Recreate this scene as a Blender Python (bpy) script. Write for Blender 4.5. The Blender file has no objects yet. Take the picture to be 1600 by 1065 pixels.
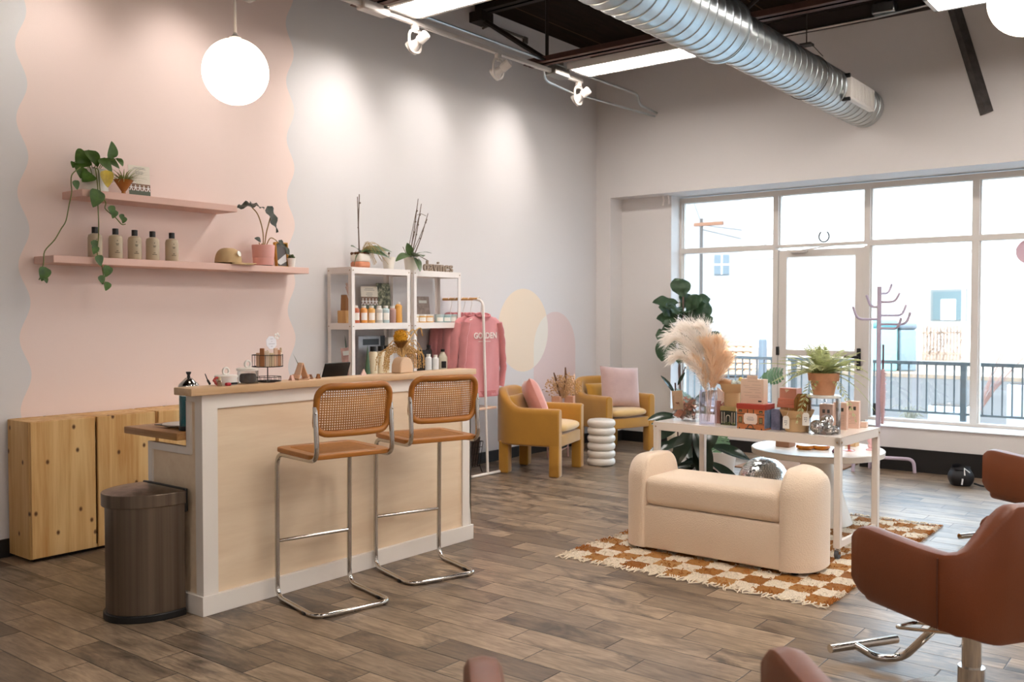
import bpy, bmesh, math, random
from mathutils import Vector, Matrix
random.seed(7)
S = bpy.context.scene
COL = S.collection
PI = math.pi
R = math.radians

# ---------------- camera, exposure, sky, sun ----------------
F_PX, YAW, PITCH = 1456.0, R(38.06), math.atan((532.5-491)/1456.0)
cd = bpy.data.cameras.new('camera')
cd.sensor_width = 36.0
cd.lens = 36.0*F_PX/1600.0
cd.clip_end = 400
cd.dof.use_dof = True
cd.dof.focus_distance = 5.2
cd.dof.aperture_fstop = 3.6
cam = bpy.data.objects.new('camera', cd)
COL.objects.link(cam)
cam.location = (0, 0, 1.46)
cam.rotation_euler = (PI/2-PITCH, 0, YAW-PI/2)
S.camera = cam
S.view_settings.view_transform = 'Standard'
S.view_settings.look = 'None'
S.view_settings.exposure = 2.06
S.view_settings.gamma = 1.0
S.view_settings.use_curve_mapping = False

def lin(v):
    v /= 255.0
    return v/12.92 if v <= .04045 else ((v+.055)/1.055)**2.4
def rgb(r, g, b): return (lin(r), lin(g), lin(b), 1)

w = bpy.data.worlds.new('sky')
S.world = w
w.use_nodes = True
wn = w.node_tree.nodes
bg = wn['Background']
bg.inputs[0].default_value = (0.56, 0.79, 1.0, 1)
bg.inputs[1].default_value = 2.0
sd = bpy.data.lights.new('sun', 'SUN')
sd.energy = 2.0; sd.angle = R(1.5); sd.color = (1, .93, .84)
sun = bpy.data.objects.new('sun', sd); COL.objects.link(sun)
sun.rotation_euler = (R(48), 0, R(-62))

# ---------------- materials ----------------
MATS = {}
class NT:
    def __init__(s, m):
        s.t = m.node_tree; s.n = s.t.nodes; s.l = s.t.links
    def new(s, t, **k):
        n = s.n.new(t)
        for a, b in k.items(): setattr(n, a, b)
        return n
    def put(s, sock, v):
        if hasattr(v, 'is_output') or isinstance(v, bpy.types.NodeSocket): s.l.new(v, sock)
        else: sock.default_value = v
    def m(s, op, a, b=0.0, c=0.0):
        n = s.new('ShaderNodeMath', operation=op)
        s.put(n.inputs[0], a); s.put(n.inputs[1], b)
        if op in ('MULTIPLY_ADD', 'COMPARE', 'SMOOTH_MIN', 'WRAP'): s.put(n.inputs[2], c)
        return n.outputs[0]
    def mix(s, f, a, b):
        n = s.new('ShaderNodeMix', data_type='RGBA')
        s.put(n.inputs[0], f); s.put(n.inputs[6], a); s.put(n.inputs[7], b)
        return n.outputs[2]
    def obj(s):
        return s.new('ShaderNodeTexCoord').outputs['Object']
    def noise(s, vec, scale, detail=3, rough=.5, dist=0):
        n = s.new('ShaderNodeTexNoise')
        s.l.new(vec, n.inputs['Vector']); n.inputs['Scale'].default_value = scale
        n.inputs['Detail'].default_value = detail; n.inputs['Roughness'].default_value = rough
        n.inputs['Distortion'].default_value = dist
        return n.outputs['Fac']
    def scale(s, vec, sx, sy, sz):
        n = s.new('ShaderNodeMapping'); s.l.new(vec, n.inputs[0]); n.inputs['Scale'].default_value = (sx, sy, sz)
        return n.outputs[0]
    def ramp(s, f, stops):
        n = s.new('ShaderNodeValToRGB'); e = n.color_ramp.elements
        while len(e) < len(stops): e.new(.5)
        for q, (p, c) in zip(e, stops): q.position = p; q.color = c
        s.put(n.inputs[0], f)
        return n.outputs[0]
    def bump(s, h, dist, strength=1.0):
        n = s.new('ShaderNodeBump'); s.put(n.inputs['Height'], h)
        n.inputs['Distance'].default_value = dist; n.inputs['Strength'].default_value = strength
        s.l.new(n.outputs[0], s.n['Principled BSDF'].inputs['Normal'])

def mat(name, col, rough=.5, metal=0.0, var=0.0, vscale=8, bump=0.0, bscale=60, spec=.5, emit=None, es=0, coat=0, sheen=0, sss=0, trans=0, ior=1.45):
    if name in MATS: return MATS[name]
    m = bpy.data.materials.new(name); m.use_nodes = True
    p = m.node_tree.nodes['Principled BSDF']
    c = rgb(*col)
    p.inputs['Base Color'].default_value = c
    p.inputs['Roughness'].default_value = rough
    p.inputs['Metallic'].default_value = metal
    p.inputs['Specular IOR Level'].default_value = spec
    p.inputs['IOR'].default_value = ior
    if coat: p.inputs['Coat Weight'].default_value = coat
    if sheen:
        p.inputs['Sheen Weight'].default_value = sheen
        p.inputs['Sheen Roughness'].default_value = .5
    if trans: p.inputs['Transmission Weight'].default_value = trans
    if emit:
        p.inputs['Emission Color'].default_value = rgb(*emit); p.inputs['Emission Strength'].default_value = es
    if var or bump:
        n = NT(m); o = n.obj()
        if var:
            f = n.noise(o, vscale, 4, .6)
            a = [max(0, x*(1-var)) for x in c[:3]]+[1]; b = [min(1, x*(1+var)) for x in c[:3]]+[1]
            n.l.new(n.ramp(f, [(.3, a), (.7, b)]), p.inputs['Base Color'])
        if bump: n.bump(n.noise(o, bscale, 3, .6), bump)
    MATS[name] = m
    return m

def leafmat(name, col, rough=.5, var=.25, vscale=12, trans=.4):
    """thin plant tissue that lets some light through"""
    if name in MATS: return MATS[name]
    m = mat(name, col, rough, var=var, vscale=vscale); n = NT(m); p = n.n['Principled BSDF']
    t = n.new('ShaderNodeBsdfTranslucent')
    src = p.inputs['Base Color'].links
    if src: n.l.new(src[0].from_socket, t.inputs[0])
    else: t.inputs[0].default_value = rgb(*col)
    x = n.new('ShaderNodeMixShader'); x.inputs[0].default_value = trans
    n.l.new(p.outputs[0], x.inputs[1]); n.l.new(t.outputs[0], x.inputs[2]); n.l.new(x.outputs[0], n.n['Material Output'].inputs[0])
    return m

def glass(name, tint=(255, 255, 255), refl=.12, rough=.02):
    """thin clear pane: see-through with a weak mirror reflection"""
    if name in MATS: return MATS[name]
    m = bpy.data.materials.new(name); m.use_nodes = True
    n = NT(m); n.n.remove(n.n['Principled BSDF'])
    t = n.new('ShaderNodeBsdfTransparent'); t.inputs[0].default_value = rgb(*tint)
    g = n.new('ShaderNodeBsdfGlossy'); g.inputs['Roughness'].default_value = rough
    fr = n.new('ShaderNodeLayerWeight'); fr.inputs[0].default_value = .25
    f = n.m('MULTIPLY_ADD', fr.outputs['Fresnel'], .6, refl*.3)
    x = n.new('ShaderNodeMixShader'); n.put(x.inputs[0], f)
    n.l.new(t.outputs[0], x.inputs[1]); n.l.new(g.outputs[0], x.inputs[2])
    n.l.new(x.outputs[0], n.n['Material Output'].inputs[0])
    MATS[name] = m
    return m

def emit(name, col, s):
    if name in MATS: return MATS[name]
    m = bpy.data.materials.new(name); m.use_nodes = True
    n = NT(m); n.n.remove(n.n['Principled BSDF'])
    e = n.new('ShaderNodeEmission'); e.inputs[0].default_value = rgb(*col); e.inputs[1].default_value = s
    n.l.new(e.outputs[0], n.n['Material Output'].inputs[0])
    MATS[name] = m
    return m

def wood(name, light, dark, axis='z', freq=14, rough=.5, knots=0, stretch=.06, contrast=1.0):
    """straight grained timber; axis = direction of the grain"""
    if name in MATS: return MATS[name]
    m = mat(name, light, rough)
    n = NT(m); o = n.obj()
    k = {'x': (stretch, 1, 1), 'y': (1, stretch, 1), 'z': (1, 1, stretch)}[axis]
    v = n.scale(o, *k)
    wv = n.noise(v, freq, 4, .55, 1.2)
    fine = n.noise(v, freq*7, 3, .6)
    f = n.m('ADD', n.m('MULTIPLY', wv, .75), n.m('MULTIPLY', fine, .25))
    c = n.ramp(f, [(.36, rgb(*dark)), (.5+.12/contrast, rgb(*light))])
    if knots:
        sp = n.new('ShaderNodeSeparateXYZ'); n.l.new(o, sp.inputs[0]); cb = n.new('ShaderNodeCombineXYZ')
        n.put(cb.inputs[0], n.m('MULTIPLY', n.m('ADD', sp.outputs[0], sp.outputs[1]), knots)); n.put(cb.inputs[1], n.m('MULTIPLY', sp.outputs[2], knots*.72))
        vo = n.new('ShaderNodeTexVoronoi', voronoi_dimensions='2D'); n.l.new(cb.outputs[0], vo.inputs['Vector'])
        vo.inputs['Scale'].default_value = 1.0
        kf = n.ramp(vo.outputs['Distance'], [(.03, (1, 1, 1, 1)), (.075, (0, 0, 0, 1))])
        c = n.mix(kf, c, rgb(96, 58, 26))
    n.l.new(c, n.n['Principled BSDF'].inputs['Base Color'])
    n.bump(fine, .0006)
    return m

# ---------------- mesh builder ----------------
class MB:
    def __init__(s): s.v = []; s.f = []; s.sm = []; s.mi = []
    def add(s, vs, fs, smooth=True, M=None, mi=0):
        b = len(s.v)
        for v in vs:
            v = Vector(v)
            s.v.append(M @ v if M is not None else v)
        for f in fs:
            s.f.append([b+i for i in f]); s.sm.append(smooth); s.mi.append(mi)
        return s
    def box(s, x0, y0, z0, x1, y1, z1, M=None, mi=0):
        vs = [(x, y, z) for x in (x0, x1) for y in (y0, y1) for z in (z0, z1)]
        return s.add(vs, [(0, 1, 3, 2), (4, 6, 7, 5), (0, 4, 5, 1), (2, 3, 7, 6), (0, 2, 6, 4), (1, 5, 7, 3)], False, M, mi)
    def rbox(s, x0, y0, z0, x1, y1, z1, r=.01, seg=3, M=None, mi=0, smooth=True, puff=0):
        bm = bmesh.new(); bmesh.ops.create_cube(bm, size=1)
        for v in bm.verts:
            v.co = Vector(((x0+x1)/2+v.co.x*(x1-x0), (y0+y1)/2+v.co.y*(y1-y0), (z0+z1)/2+v.co.z*(z1-z0)))
        r = min(r, .499*min(abs(x1-x0), abs(y1-y0), abs(z1-z0)))
        bmesh.ops.bevel(bm, geom=list(bm.edges), offset=r, segments=seg, affect='EDGES', profile=.5)
        bm.verts.ensure_lookup_table()
        s.add([v.co.copy() for v in bm.verts], [[v.index for v in f.verts] for f in bm.faces], smooth, M, mi)
        bm.free(); return s
    def tube(s, pts, r, n=8, caps=True, closed=False, M=None, mi=0, flat=1.0):
        pts = [Vector(p) for p in pts]; L = len(pts)
        rs = r if isinstance(r, (list, tuple)) else [r]*L
        vs = []; fs = []; nrm = None
        for i, p in enumerate(pts):
            a = pts[(i-1) % L] if (closed or i > 0) else p
            b = pts[(i+1) % L] if (closed or i < L-1) else p
            t = b-a
            if t.length < 1e-9: t = Vector((0, 0, 1))
            t.normalize()
            if nrm is None:
                h = Vector((0, 0, 1)) if abs(t.z) < .9 else Vector((1, 0, 0))
                nrm = t.cross(h).normalized()
            else:
                q = nrm-t*nrm.dot(t)
                nrm = q.normalized() if q.length > 1e-6 else t.orthogonal().normalized()
            bi = t.cross(nrm)
            for k in range(n):
                an = 2*PI*k/n
                vs.append(p+nrm*(math.cos(an)*rs[i])+bi*(math.sin(an)*rs[i]*flat))
        for i in range(L if closed else L-1):
            j = (i+1) % L
            for k in range(n):
                k2 = (k+1) % n
                fs.append((i*n+k, i*n+k2, j*n+k2, j*n+k))
        if caps and not closed:
            fs.append(tuple(range(n-1, -1, -1))); fs.append(tuple((L-1)*n+k for k in range(n)))
        return s.add(vs, fs, True, M, mi)
    def lathe(s, prof, n=24, c=(0, 0, 0), M=None, mi=0, smooth=True, sx=1, sy=1):
        vs = []; fs = []; L = len(prof)
        for (r, z) in prof:
            for k in range(n):
                a = 2*PI*k/n
                vs.append((c[0]+r*math.cos(a)*sx, c[1]+r*math.sin(a)*sy, c[2]+z))
        for i in range(L-1):
            for k in range(n):
                k2 = (k+1) % n
                fs.append((i*n+k, i*n+k2, (i+1)*n+k2, (i+1)*n+k))
        if prof[0][0] > 1e-5: fs.append(tuple(range(n-1, -1, -1)))
        if prof[-1][0] > 1e-5: fs.append(tuple((L-1)*n+k for k in range(n)))
        return s.add(vs, fs, smooth, M, mi)
    def prism(s, poly, z0, z1, M=None, mi=0, smooth=False):
        n = len(poly)
        vs = [(x, y, z0) for x, y in poly]+[(x, y, z1) for x, y in poly]
        fs = [tuple(range(n-1, -1, -1)), tuple(range(n, 2*n))]+[(i, (i+1) % n, n+(i+1) % n, n+i) for i in range(n)]
        s.add(vs, fs[:2], False, M, mi)
        return s.add(vs, fs[2:], smooth, M, mi)
    def grid(s, fn, nu, nv, closeu=False, M=None, mi=0, smooth=True):
        vs = []; fs = []
        U = nu if closeu else nu+1
        for j in range(nv+1):
            for i in range(U): vs.append(fn(i/nu, j/nv))
        for j in range(nv):
            for i in range(nu):
                i2 = (i+1) % U
                fs.append((j*U+i, j*U+i2, (j+1)*U+i2, (j+1)*U+i))
        return s.add(vs, fs, smooth, M, mi)
    def ball(s, c, r, n=16, m=10, sx=1, sy=1, sz=1, M=None, mi=0):
        pr = [(r*math.sin(PI*j/m) if 0 < j < m else 0.0, -r*math.cos(PI*j/m)*sz) for j in range(m+1)]
        return s.lathe(pr, n, c, M, mi, True, sx, sy)
    def merge(s, o, M=None):
        b = len(s.v)
        s.v += [(M @ v if M is not None else v.copy()) for v in o.v]
        s.f += [[b+i for i in f] for f in o.f]; s.sm += o.sm; s.mi += o.mi
        return s
    def build(s, name, m, parent=None, loc=None, rz=0, bevel=0):
        me = bpy.data.meshes.new(name)
        me.from_pydata([tuple(v) for v in s.v], [], s.f)
        me.polygons.foreach_set('use_smooth', s.sm)
        ms = m if isinstance(m, (list, tuple)) else [m]
        for q in ms: me.materials.append(q)
        if len(ms) > 1: me.polygons.foreach_set('material_index', s.mi)
        bm = bmesh.new(); bm.from_mesh(me)
        bmesh.ops.remove_doubles(bm, verts=bm.verts, dist=1e-6)
        bmesh.ops.recalc_face_normals(bm, faces=bm.faces)
        bm.to_mesh(me); bm.free(); me.update()
        try: me.set_sharp_from_angle(angle=R(42))
        except Exception: pass
        o = bpy.data.objects.new(name, me); COL.objects.link(o)
        if parent is not None: o.parent = parent
        if loc is not None: o.location = loc
        if rz: o.rotation_euler = (0, 0, rz)
        if bevel:
            b = o.modifiers.new('bevel', 'BEVEL'); b.width = bevel; b.segments = 2; b.limit_method = 'ANGLE'; b.angle_limit = R(40)
        return o

def tag(o, label=None, cat=None, group=None, kind=None):
    if label: o['label'] = label
    if cat: o['category'] = cat
    if group: o['group'] = group
    if kind: o['kind'] = kind
    return o
def thing(name, label, cat, loc=(0, 0, 0), rz=0, group=None):
    o = bpy.data.objects.new(name, None); COL.objects.link(o)
    o.empty_display_size = .05
    o.location = loc; o.rotation_euler = (0, 0, rz)
    return tag(o, label, cat, group)
def dup(root, loc, rz=None, label=None, group=None):
    r = root.copy(); COL.objects.link(r); r.location = loc
    if rz is not None: r.rotation_euler = (0, 0, rz)
    if label: r['label'] = label
    if group: r['group'] = group
    for ch in list(root.children):
        c = ch.copy(); COL.objects.link(c); c.parent = r
        for g in list(ch.children):
            d = g.copy(); COL.objects.link(d); d.parent = c
    return r
def struct(name, mb, m, loc=None):
    o = mb.build(name, m, None, loc); o['kind'] = 'structure'; return o

def fillet(pts, r, n=5):
    """polyline with its inner corners rounded"""
    pts = [Vector(p) for p in pts]; out = [pts[0]]
    for i in range(1, len(pts)-1):
        p = pts[i]; a = pts[i-1]-p; b = pts[i+1]-p
        d = min(r, a.length*.49, b.length*.49)
        p0 = p+a.normalized()*d; p1 = p+b.normalized()*d
        for k in range(n+1):
            t = k/n
            out.append(p0*(1-t)**2+p*2*t*(1-t)+p1*t*t)
    out.append(pts[-1]); return out
def spline(pts, n=6):
    P = [Vector(p) for p in pts]; P = [P[0]*2-P[1]]+P+[P[-1]*2-P[-2]]; out = []
    for i in range(1, len(P)-2):
        for k in range(n):
            t = k/n; a, b, c, d = P[i-1], P[i], P[i+1], P[i+2]
            out.append(.5*((2*b)+(c-a)*t+(2*a-5*b+4*c-d)*t*t+(3*b-3*c+d-a)*t**3))
    out.append(P[-2]); return out
def rrect(w, h, r, n=5, cx=0, cy=0):
    out = []
    for sx, sy, a0 in ((1, 1, 0), (-1, 1, 90), (-1, -1, 180), (1, -1, 270)):
        for k in range(n+1):
            a = R(a0+90*k/n)
            out.append((cx+sx*(w/2-r)+r*math.cos(a), cy+sy*(h/2-r)+r*math.sin(a)))
    return out
def T(x=0, y=0, z=0, rx=0, ry=0, rz=0, s=1):
    return Matrix.Translation((x, y, z)) @ Matrix.Rotation(rz, 4, 'Z') @ Matrix.Rotation(ry, 4, 'Y') @ Matrix.Rotation(rx, 4, 'X') @ Matrix.Scale(s, 4)
def frame(o, xdir, ydir):
    """matrix whose x and y axes point along the given directions"""
    x = Vector(xdir).normalized(); y = Vector(ydir); y = (y-x*y.dot(x)).normalized(); z = x.cross(y)
    return Matrix(((x.x, y.x, z.x, o[0]), (x.y, y.y, z.y, o[1]), (x.z, y.z, z.z, o[2]), (0, 0, 0, 1)))
def text_mb(body, size, depth=.002, align='CENTER', bold=0):
    cu = bpy.data.curves.new('t', 'FONT'); cu.body = body; cu.size = size; cu.extrude = depth; cu.align_x = align
    cu.offset = bold; cu.resolution_u = 3
    o = bpy.data.objects.new('t', cu); COL.objects.link(o)
    dg = bpy.context.evaluated_depsgraph_get(); dg.update()
    me = bpy.data.meshes.new_from_object(o.evaluated_get(dg))
    b = MB(); b.add([v.co.copy() for v in me.vertices], [list(p.vertices) for p in me.polygons], False)
    bpy.data.objects.remove(o); bpy.data.curves.remove(cu); bpy.data.meshes.remove(me)
    return b
def leaf(b, base, d, up, L, W, curl=.25, nu=6, shape='oval', fold=.15, mi=0, wave=0, ph=0):
    """one leaf blade growing from base along d, its face towards up"""
    d = Vector(d).normalized(); up = Vector(up); side = d.cross(up)
    if side.length < 1e-4: side = d.orthogonal()
    side.normalize(); nrm = side.cross(d).normalized()
    def wd(t):
        if shape == 'oval': return math.sin(PI*min(1, t*.96+.02))**.8
        if shape == 'heart': return (math.sin(PI*t**.55))**.75 if t < 1 else 0
        if shape == 'fiddle': return max(.02, math.sin(PI*t**1.35)**.6*(1-.16*math.sin(PI*min(1, t*2.2))) )
        if shape == 'strap': return min(1, 6*t+.25)*(1-t)**.6
        return 1
    def fn(u, v):
        w_ = (v-.5)*2*wd(u)*W/2
        bend = curl*L*u*u
        p = Vector(base)+d*(L*u*(1-.15*abs(curl)*u))-nrm*bend+side*w_+nrm*(fold*abs(w_))
        if wave: p += nrm*(wave*math.sin(u*14+ph+v*3)*abs(v-.5)*2)
        return p
    b.grid(fn, nu+5, 4, mi=mi)
# ---------------- shared paints ----------------
WHITE = mat('white_wall_paint', (222, 218, 216), .6, bump=.0004, bscale=180)
BLACKB = mat('black_baseboard_vinyl', (28, 26, 26), .45)
WPAINT = mat('white_metal_paint', (236, 228, 222), .4)
ALU = mat('window_frame_aluminium', (216, 210, 203), .45)
CHROME = mat('chrome', (196, 191, 184), .12, 1.0)
BLACK = mat('black_plastic', (22, 21, 21), .4)
STEEL = mat('galvanised_steel', (196, 203, 205), .28, 1.0, var=.12, vscale=6)
PANE = glass('clear_window_glass')

def wall_left_mat():
    m = mat('painted_wall_with_pink_wave', (222, 217, 212), .6)
    n = NT(m); o = n.obj()
    sp = n.new('ShaderNodeSeparateXYZ'); n.l.new(o, sp.inputs[0]); x, z = sp.outputs[0], sp.outputs[2]
    # wavy edges
    el = n.m('MULTIPLY_ADD', n.m('COSINE', n.m('MULTIPLY', n.m('SUBTRACT', z, 1.977), 2*PI/.443)), .034, 2.648)
    er = n.m('MULTIPLY_ADD', n.m('COSINE', n.m('MULTIPLY', n.m('SUBTRACT', z, 2.60), 2*PI/.443)), .037, 4.676)
    pink = n.m('MULTIPLY', n.m('GREATER_THAN', x, el), n.m('LESS_THAN', x, er))
    def circ(cx, cz, r):
        a = n.m('SUBTRACT', x, cx); b = n.m('SUBTRACT', z, cz)
        return n.m('LESS_THAN', n.m('SQRT', n.m('ADD', n.m('MULTIPLY', a, a), n.m('MULTIPLY', b, b))), r)
    c1 = circ(7.668, 1.297, .428)
    a1 = circ(8.23, 1.10, .388)
    col = n.m('LESS_THAN', n.m('ABSOLUTE', n.m('SUBTRACT', x, 8.23)), .388)
    a1 = n.m('MAXIMUM', a1, n.m('MULTIPLY', col, n.m('LESS_THAN', z, 1.10)))
    c = n.mix(pink, rgb(216, 212, 211), rgb(236, 214, 205))
    c = n.mix(c1, c, rgb(232, 214, 192))
    c = n.mix(a1, c, rgb(217, 196, 193))
    c = n.mix(n.m('MULTIPLY', a1, c1), c, rgb(229, 222, 211))
    n.l.new(c, n.n['Principled BSDF'].inputs['Base Color'])
    n.bump(n.noise(o, 180, 3), .0004)
    return m

def floor_mat():
    m = mat('wood_look_plank_floor', (150, 125, 100), .35)
    n = NT(m); o = n.obj()
    sp = n.new('ShaderNodeSeparateXYZ'); n.l.new(o, sp.inputs[0]); x, y = sp.outputs[0], sp.outputs[1]
    W_, L_ = .163, .609
    row = n.m('FLOOR', n.m('DIVIDE', x, W_))
    yy = n.m('SUBTRACT', y, n.m('MULTIPLY_ADD', n.m('SUBTRACT', row, 27), .203, 3.387))
    u = n.m('DIVIDE', yy, L_); pl = n.m('FLOOR', u)
    cv = n.new('ShaderNodeCombineXYZ'); n.put(cv.inputs[0], row); n.put(cv.inputs[1], pl)
    wn_ = n.new('ShaderNodeTexWhiteNoise'); n.l.new(cv.outputs[0], wn_.inputs[0]); rnd = wn_.outputs['Value']
    fx = n.m('FRACT', n.m('DIVIDE', x, W_)); fy = n.m('FRACT', u)
    ex = n.m('MULTIPLY', n.m('MINIMUM', fx, n.m('SUBTRACT', 1, fx)), W_)
    ey = n.m('MULTIPLY', n.m('MINIMUM', fy, n.m('SUBTRACT', 1, fy)), L_)
    d = n.m('MINIMUM', ex, ey)
    gap = n.m('LESS_THAN', d, .0022)
    # each plank samples its own patch of grain
    off = n.new('ShaderNodeCombineXYZ'); n.put(off.inputs[0], n.m('MULTIPLY', rnd, 37)); n.put(off.inputs[1], n.m('MULTIPLY', rnd, 91))
    va = n.new('ShaderNodeVectorMath', operation='ADD'); n.l.new(o, va.inputs[0]); n.l.new(off.outputs[0], va.inputs[1])
    gv = n.scale(va.outputs[0], 1, .12, 1)
    grain = n.noise(gv, 55, 5, .62, .6)
    blot = n.noise(n.scale(va.outputs[0], 1, .42, 1), 6.5, 4, .62, .8)
    base = n.ramp(rnd, [(0, rgb(118, 100, 82)), (.3, rgb(156, 134, 110)), (.7, rgb(178, 154, 128)), (1, rgb(134, 116, 98))])
    dark = n.ramp(blot, [(.42, (0, 0, 0, 1)), (.66, (1, 1, 1, 1))])
    amt = n.m('MULTIPLY', dark, n.m('MULTIPLY_ADD', n.m('GREATER_THAN', n.m('FRACT', n.m('MULTIPLY', rnd, 7.3)), .5), .5, .42))
    c = n.mix(amt, base, rgb(70, 59, 50))
    g2 = n.ramp(grain, [(.3, rgb(150, 138, 126)), (.62, (1, 1, 1, 1))])
    mx = n.new('ShaderNodeMix', data_type='RGBA', blend_type='MULTIPLY'); mx.inputs[0].default_value = .8
    n.l.new(c, mx.inputs[6]); n.l.new(g2, mx.inputs[7])
    c = n.mix(gap, mx.outputs[2], rgb(52, 42, 35))
    p = n.n['Principled BSDF']
    n.l.new(c, p.inputs['Base Color'])
    n.put(p.inputs['Roughness'], n.m('MULTIPLY_ADD', grain, .22, .24))
    p.inputs['Specular IOR Level'].default_value = .5
    h = n.m('ADD', n.m('MULTIPLY', n.m('MINIMUM', d, .004), 250), n.m('MULTIPLY', grain, .25))
    n.bump(h, .0016)
    return m

# ---------------- room shell ----------------
W, L, ZC = 5.85, 9.04, 4.42
struct('floor', MB().box(-3.6, -3.6, -.12, 9.60, 6.0, 0), floor_mat())
struct('wall_left', MB().box(-3.6, W, 0, 9.8, W+.15, 4.6), wall_left_mat())
struct('wall_near', MB().box(-3.6, -3.75, 0, 9.8, -3.6, 4.6), WHITE)
struct('wall_back', MB().box(-3.75, -3.6, 0, -3.6, 6.0, 4.6), WHITE)
wr = MB()
wr.box(9.04, -3.6, 2.78, 9.64, W, 4.6)
wr.box(9.04, 5.66, 0, 9.64, W, 2.78)
wr.box(9.29, 5.02, 0, 9.64, 5.66, 2.78)
wr.box(9.10, -3.6, 0, 9.60, 2.87, .397)
wr.box(9.29, 3.93, 0, 9.60, 5.02, .397)
struct('wall_right', wr, WHITE)
dk = mat('dark_roof_deck_boards', (66, 50, 40), .8, var=.3, vscale=5, spec=.1)
def deckmat():
    n = NT(dk); o = n.obj(); sp = n.new('ShaderNodeSeparateXYZ'); n.l.new(o, sp.inputs[0])
    f = n.m('FRACT', n.m('DIVIDE', sp.outputs[1], .62)); e = n.m('LESS_THAN', n.m('MINIMUM', f, n.m('SUBTRACT', 1, f)), .012)
    g = n.noise(n.scale(o, .15, 1, 1), 20, 4, .6)
    c = n.ramp(g, [(.3, rgb(20, 13, 9)), (.7, rgb(38, 27, 20))])
    n.l.new(n.mix(e, c, rgb(84, 66, 50)), n.n['Principled BSDF'].inputs['Base Color'])
deckmat()
struct('ceiling', MB().box(-3.6, -3.6, ZC, 9.8, 6.0, ZC+.18), dk)
bb = MB().box(9.085, -3.6, 0, 9.10, 2.87, .21).box(9.08, -3.6, .198, 9.10, 2.87, .21).box(9.275, 3.93, 0, 9.29, 5.66, .12).box(9.025, 5.645, 0, 9.04, W, .12).box(9.04, 5.645, 0, 9.29, 5.66, .12)
struct('baseboard_right', bb, BLACKB)
struct('baseboard_left', MB().box(-3.6, W-.014, 0, 9.025, W, .108), BLACKB)
sill = MB().rbox(9.085, -3.6, .397, 9.56, 2.865, .411, .004, 1).rbox(9.275, 3.925, .397, 9.56, 5.02, .411, .004, 1)
struct('trim_1', sill, mat('white_sill_paint', (232, 234, 236), .35))

# ---------------- windows and glass door ----------------
def win(name, y0, y1, z0, z1, zt=None, pane=True):
    a, hw = (9.485, 9.575), .028
    b = MB()
    b.box(a[0], y0, z0, a[1], y0+hw, z1).box(a[0], y1-hw, z0, a[1], y1, z1)
    b.box(a[0], y0+hw, z1-.058, a[1], y1-hw, z1).box(a[0], y0+hw, z0, a[1], y1-hw, z0+.03)
    if zt: b.box(a[0], y0+hw, zt, a[1], y1-hw, zt+.056)
    for s0, s1 in (((z0+.03), zt or z1-.052), ((zt or 0)+.056, z1-.058)) if zt else ((z0+.03, z1-.052),):
        for yy in (y0+hw, y1-hw-.012): b.box(9.515, yy, s0, 9.575, yy+.012, s1)
    o = struct(name, b, ALU)
    g = MB().box(9.548, y0+hw+.012, z0+.03, 9.554, y1-hw-.012, (zt or z1-.052))
    if zt: g.box(9.548, y0+hw+.012, zt+.056, 9.554, y1-hw-.012, z1-.058)
    g.build('pane', PANE, o)
    return o
ZT = 2.143
win('window_1', 3.892, 5.02, .411, 2.765, ZT)
win('window_2', 2.945, 3.892, ZT+.018, 2.765)
win('window_3', 1.958, 2.945, .411, 2.765, ZT)
win('window_4', .985, 1.958, .411, 2.765, ZT)
win('window_5', .0, .985, .411, 2.765, ZT)
win('window_6', -1.2, .0, .411, 2.765, ZT)
win('window_7', -2.4, -1.2, .411, 2.765, ZT)
win('window_8', -3.6, -2.4, .411, 2.765, ZT)
dr = MB().box(9.485, 2.945, 0, 9.575, 2.973, ZT).box(9.485, 3.864, 0, 9.575, 3.892, ZT)
y0, y1 = 2.978, 3.859
dr.box(9.50, y0, .01, 9.55, y0+.085, ZT-.012).box(9.50, y1-.085, .01, 9.55, y1, ZT-.012)
dr.box(9.50, y0+.085, 2.06, 9.55, y1-.085, ZT-.012).box(9.50, y0+.085, .01, 9.55, y1-.085, .26)
dr.box(9.50, y0+.085, 1.03, 9.55, y1-.085, 1.09)
door = struct('door_1', dr, ALU)
MB().box(9.523, y0+.085, .26, 9.529, y1-.085, 1.03).box(9.523, y0+.085, 1.09, 9.529, y1-.085, 2.06).build('pane', PANE, door)
MB().rbox(9.484, y0+.02, .90, 9.50, y0+.06, 1.12, .006).rbox(9.44, y0+.028, 1.02, 9.465, y0+.17, 1.045, .008).tube([(9.49, y0+.04, 1.03), (9.45, y0+.04, 1.03)], .012).rbox(9.46, y0+.025, .92, 9.495, y0+.055, .97, .008).build('door_handle', BLACK, door)
MB().rbox(9.47, y1-.012, 1.03, 9.50, y1+.015, 1.12, .004).build('hinge', BLACK, door)
MB().rbox(9.45, 3.55, 2.10, 9.50, 3.72, 2.13, .008).tube([(9.46, 3.62, 2.12), (9.42, 3.45, 2.135), (9.47, 3.30, 2.16)], .008, 6).build('door_closer', ALU, door)

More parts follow.
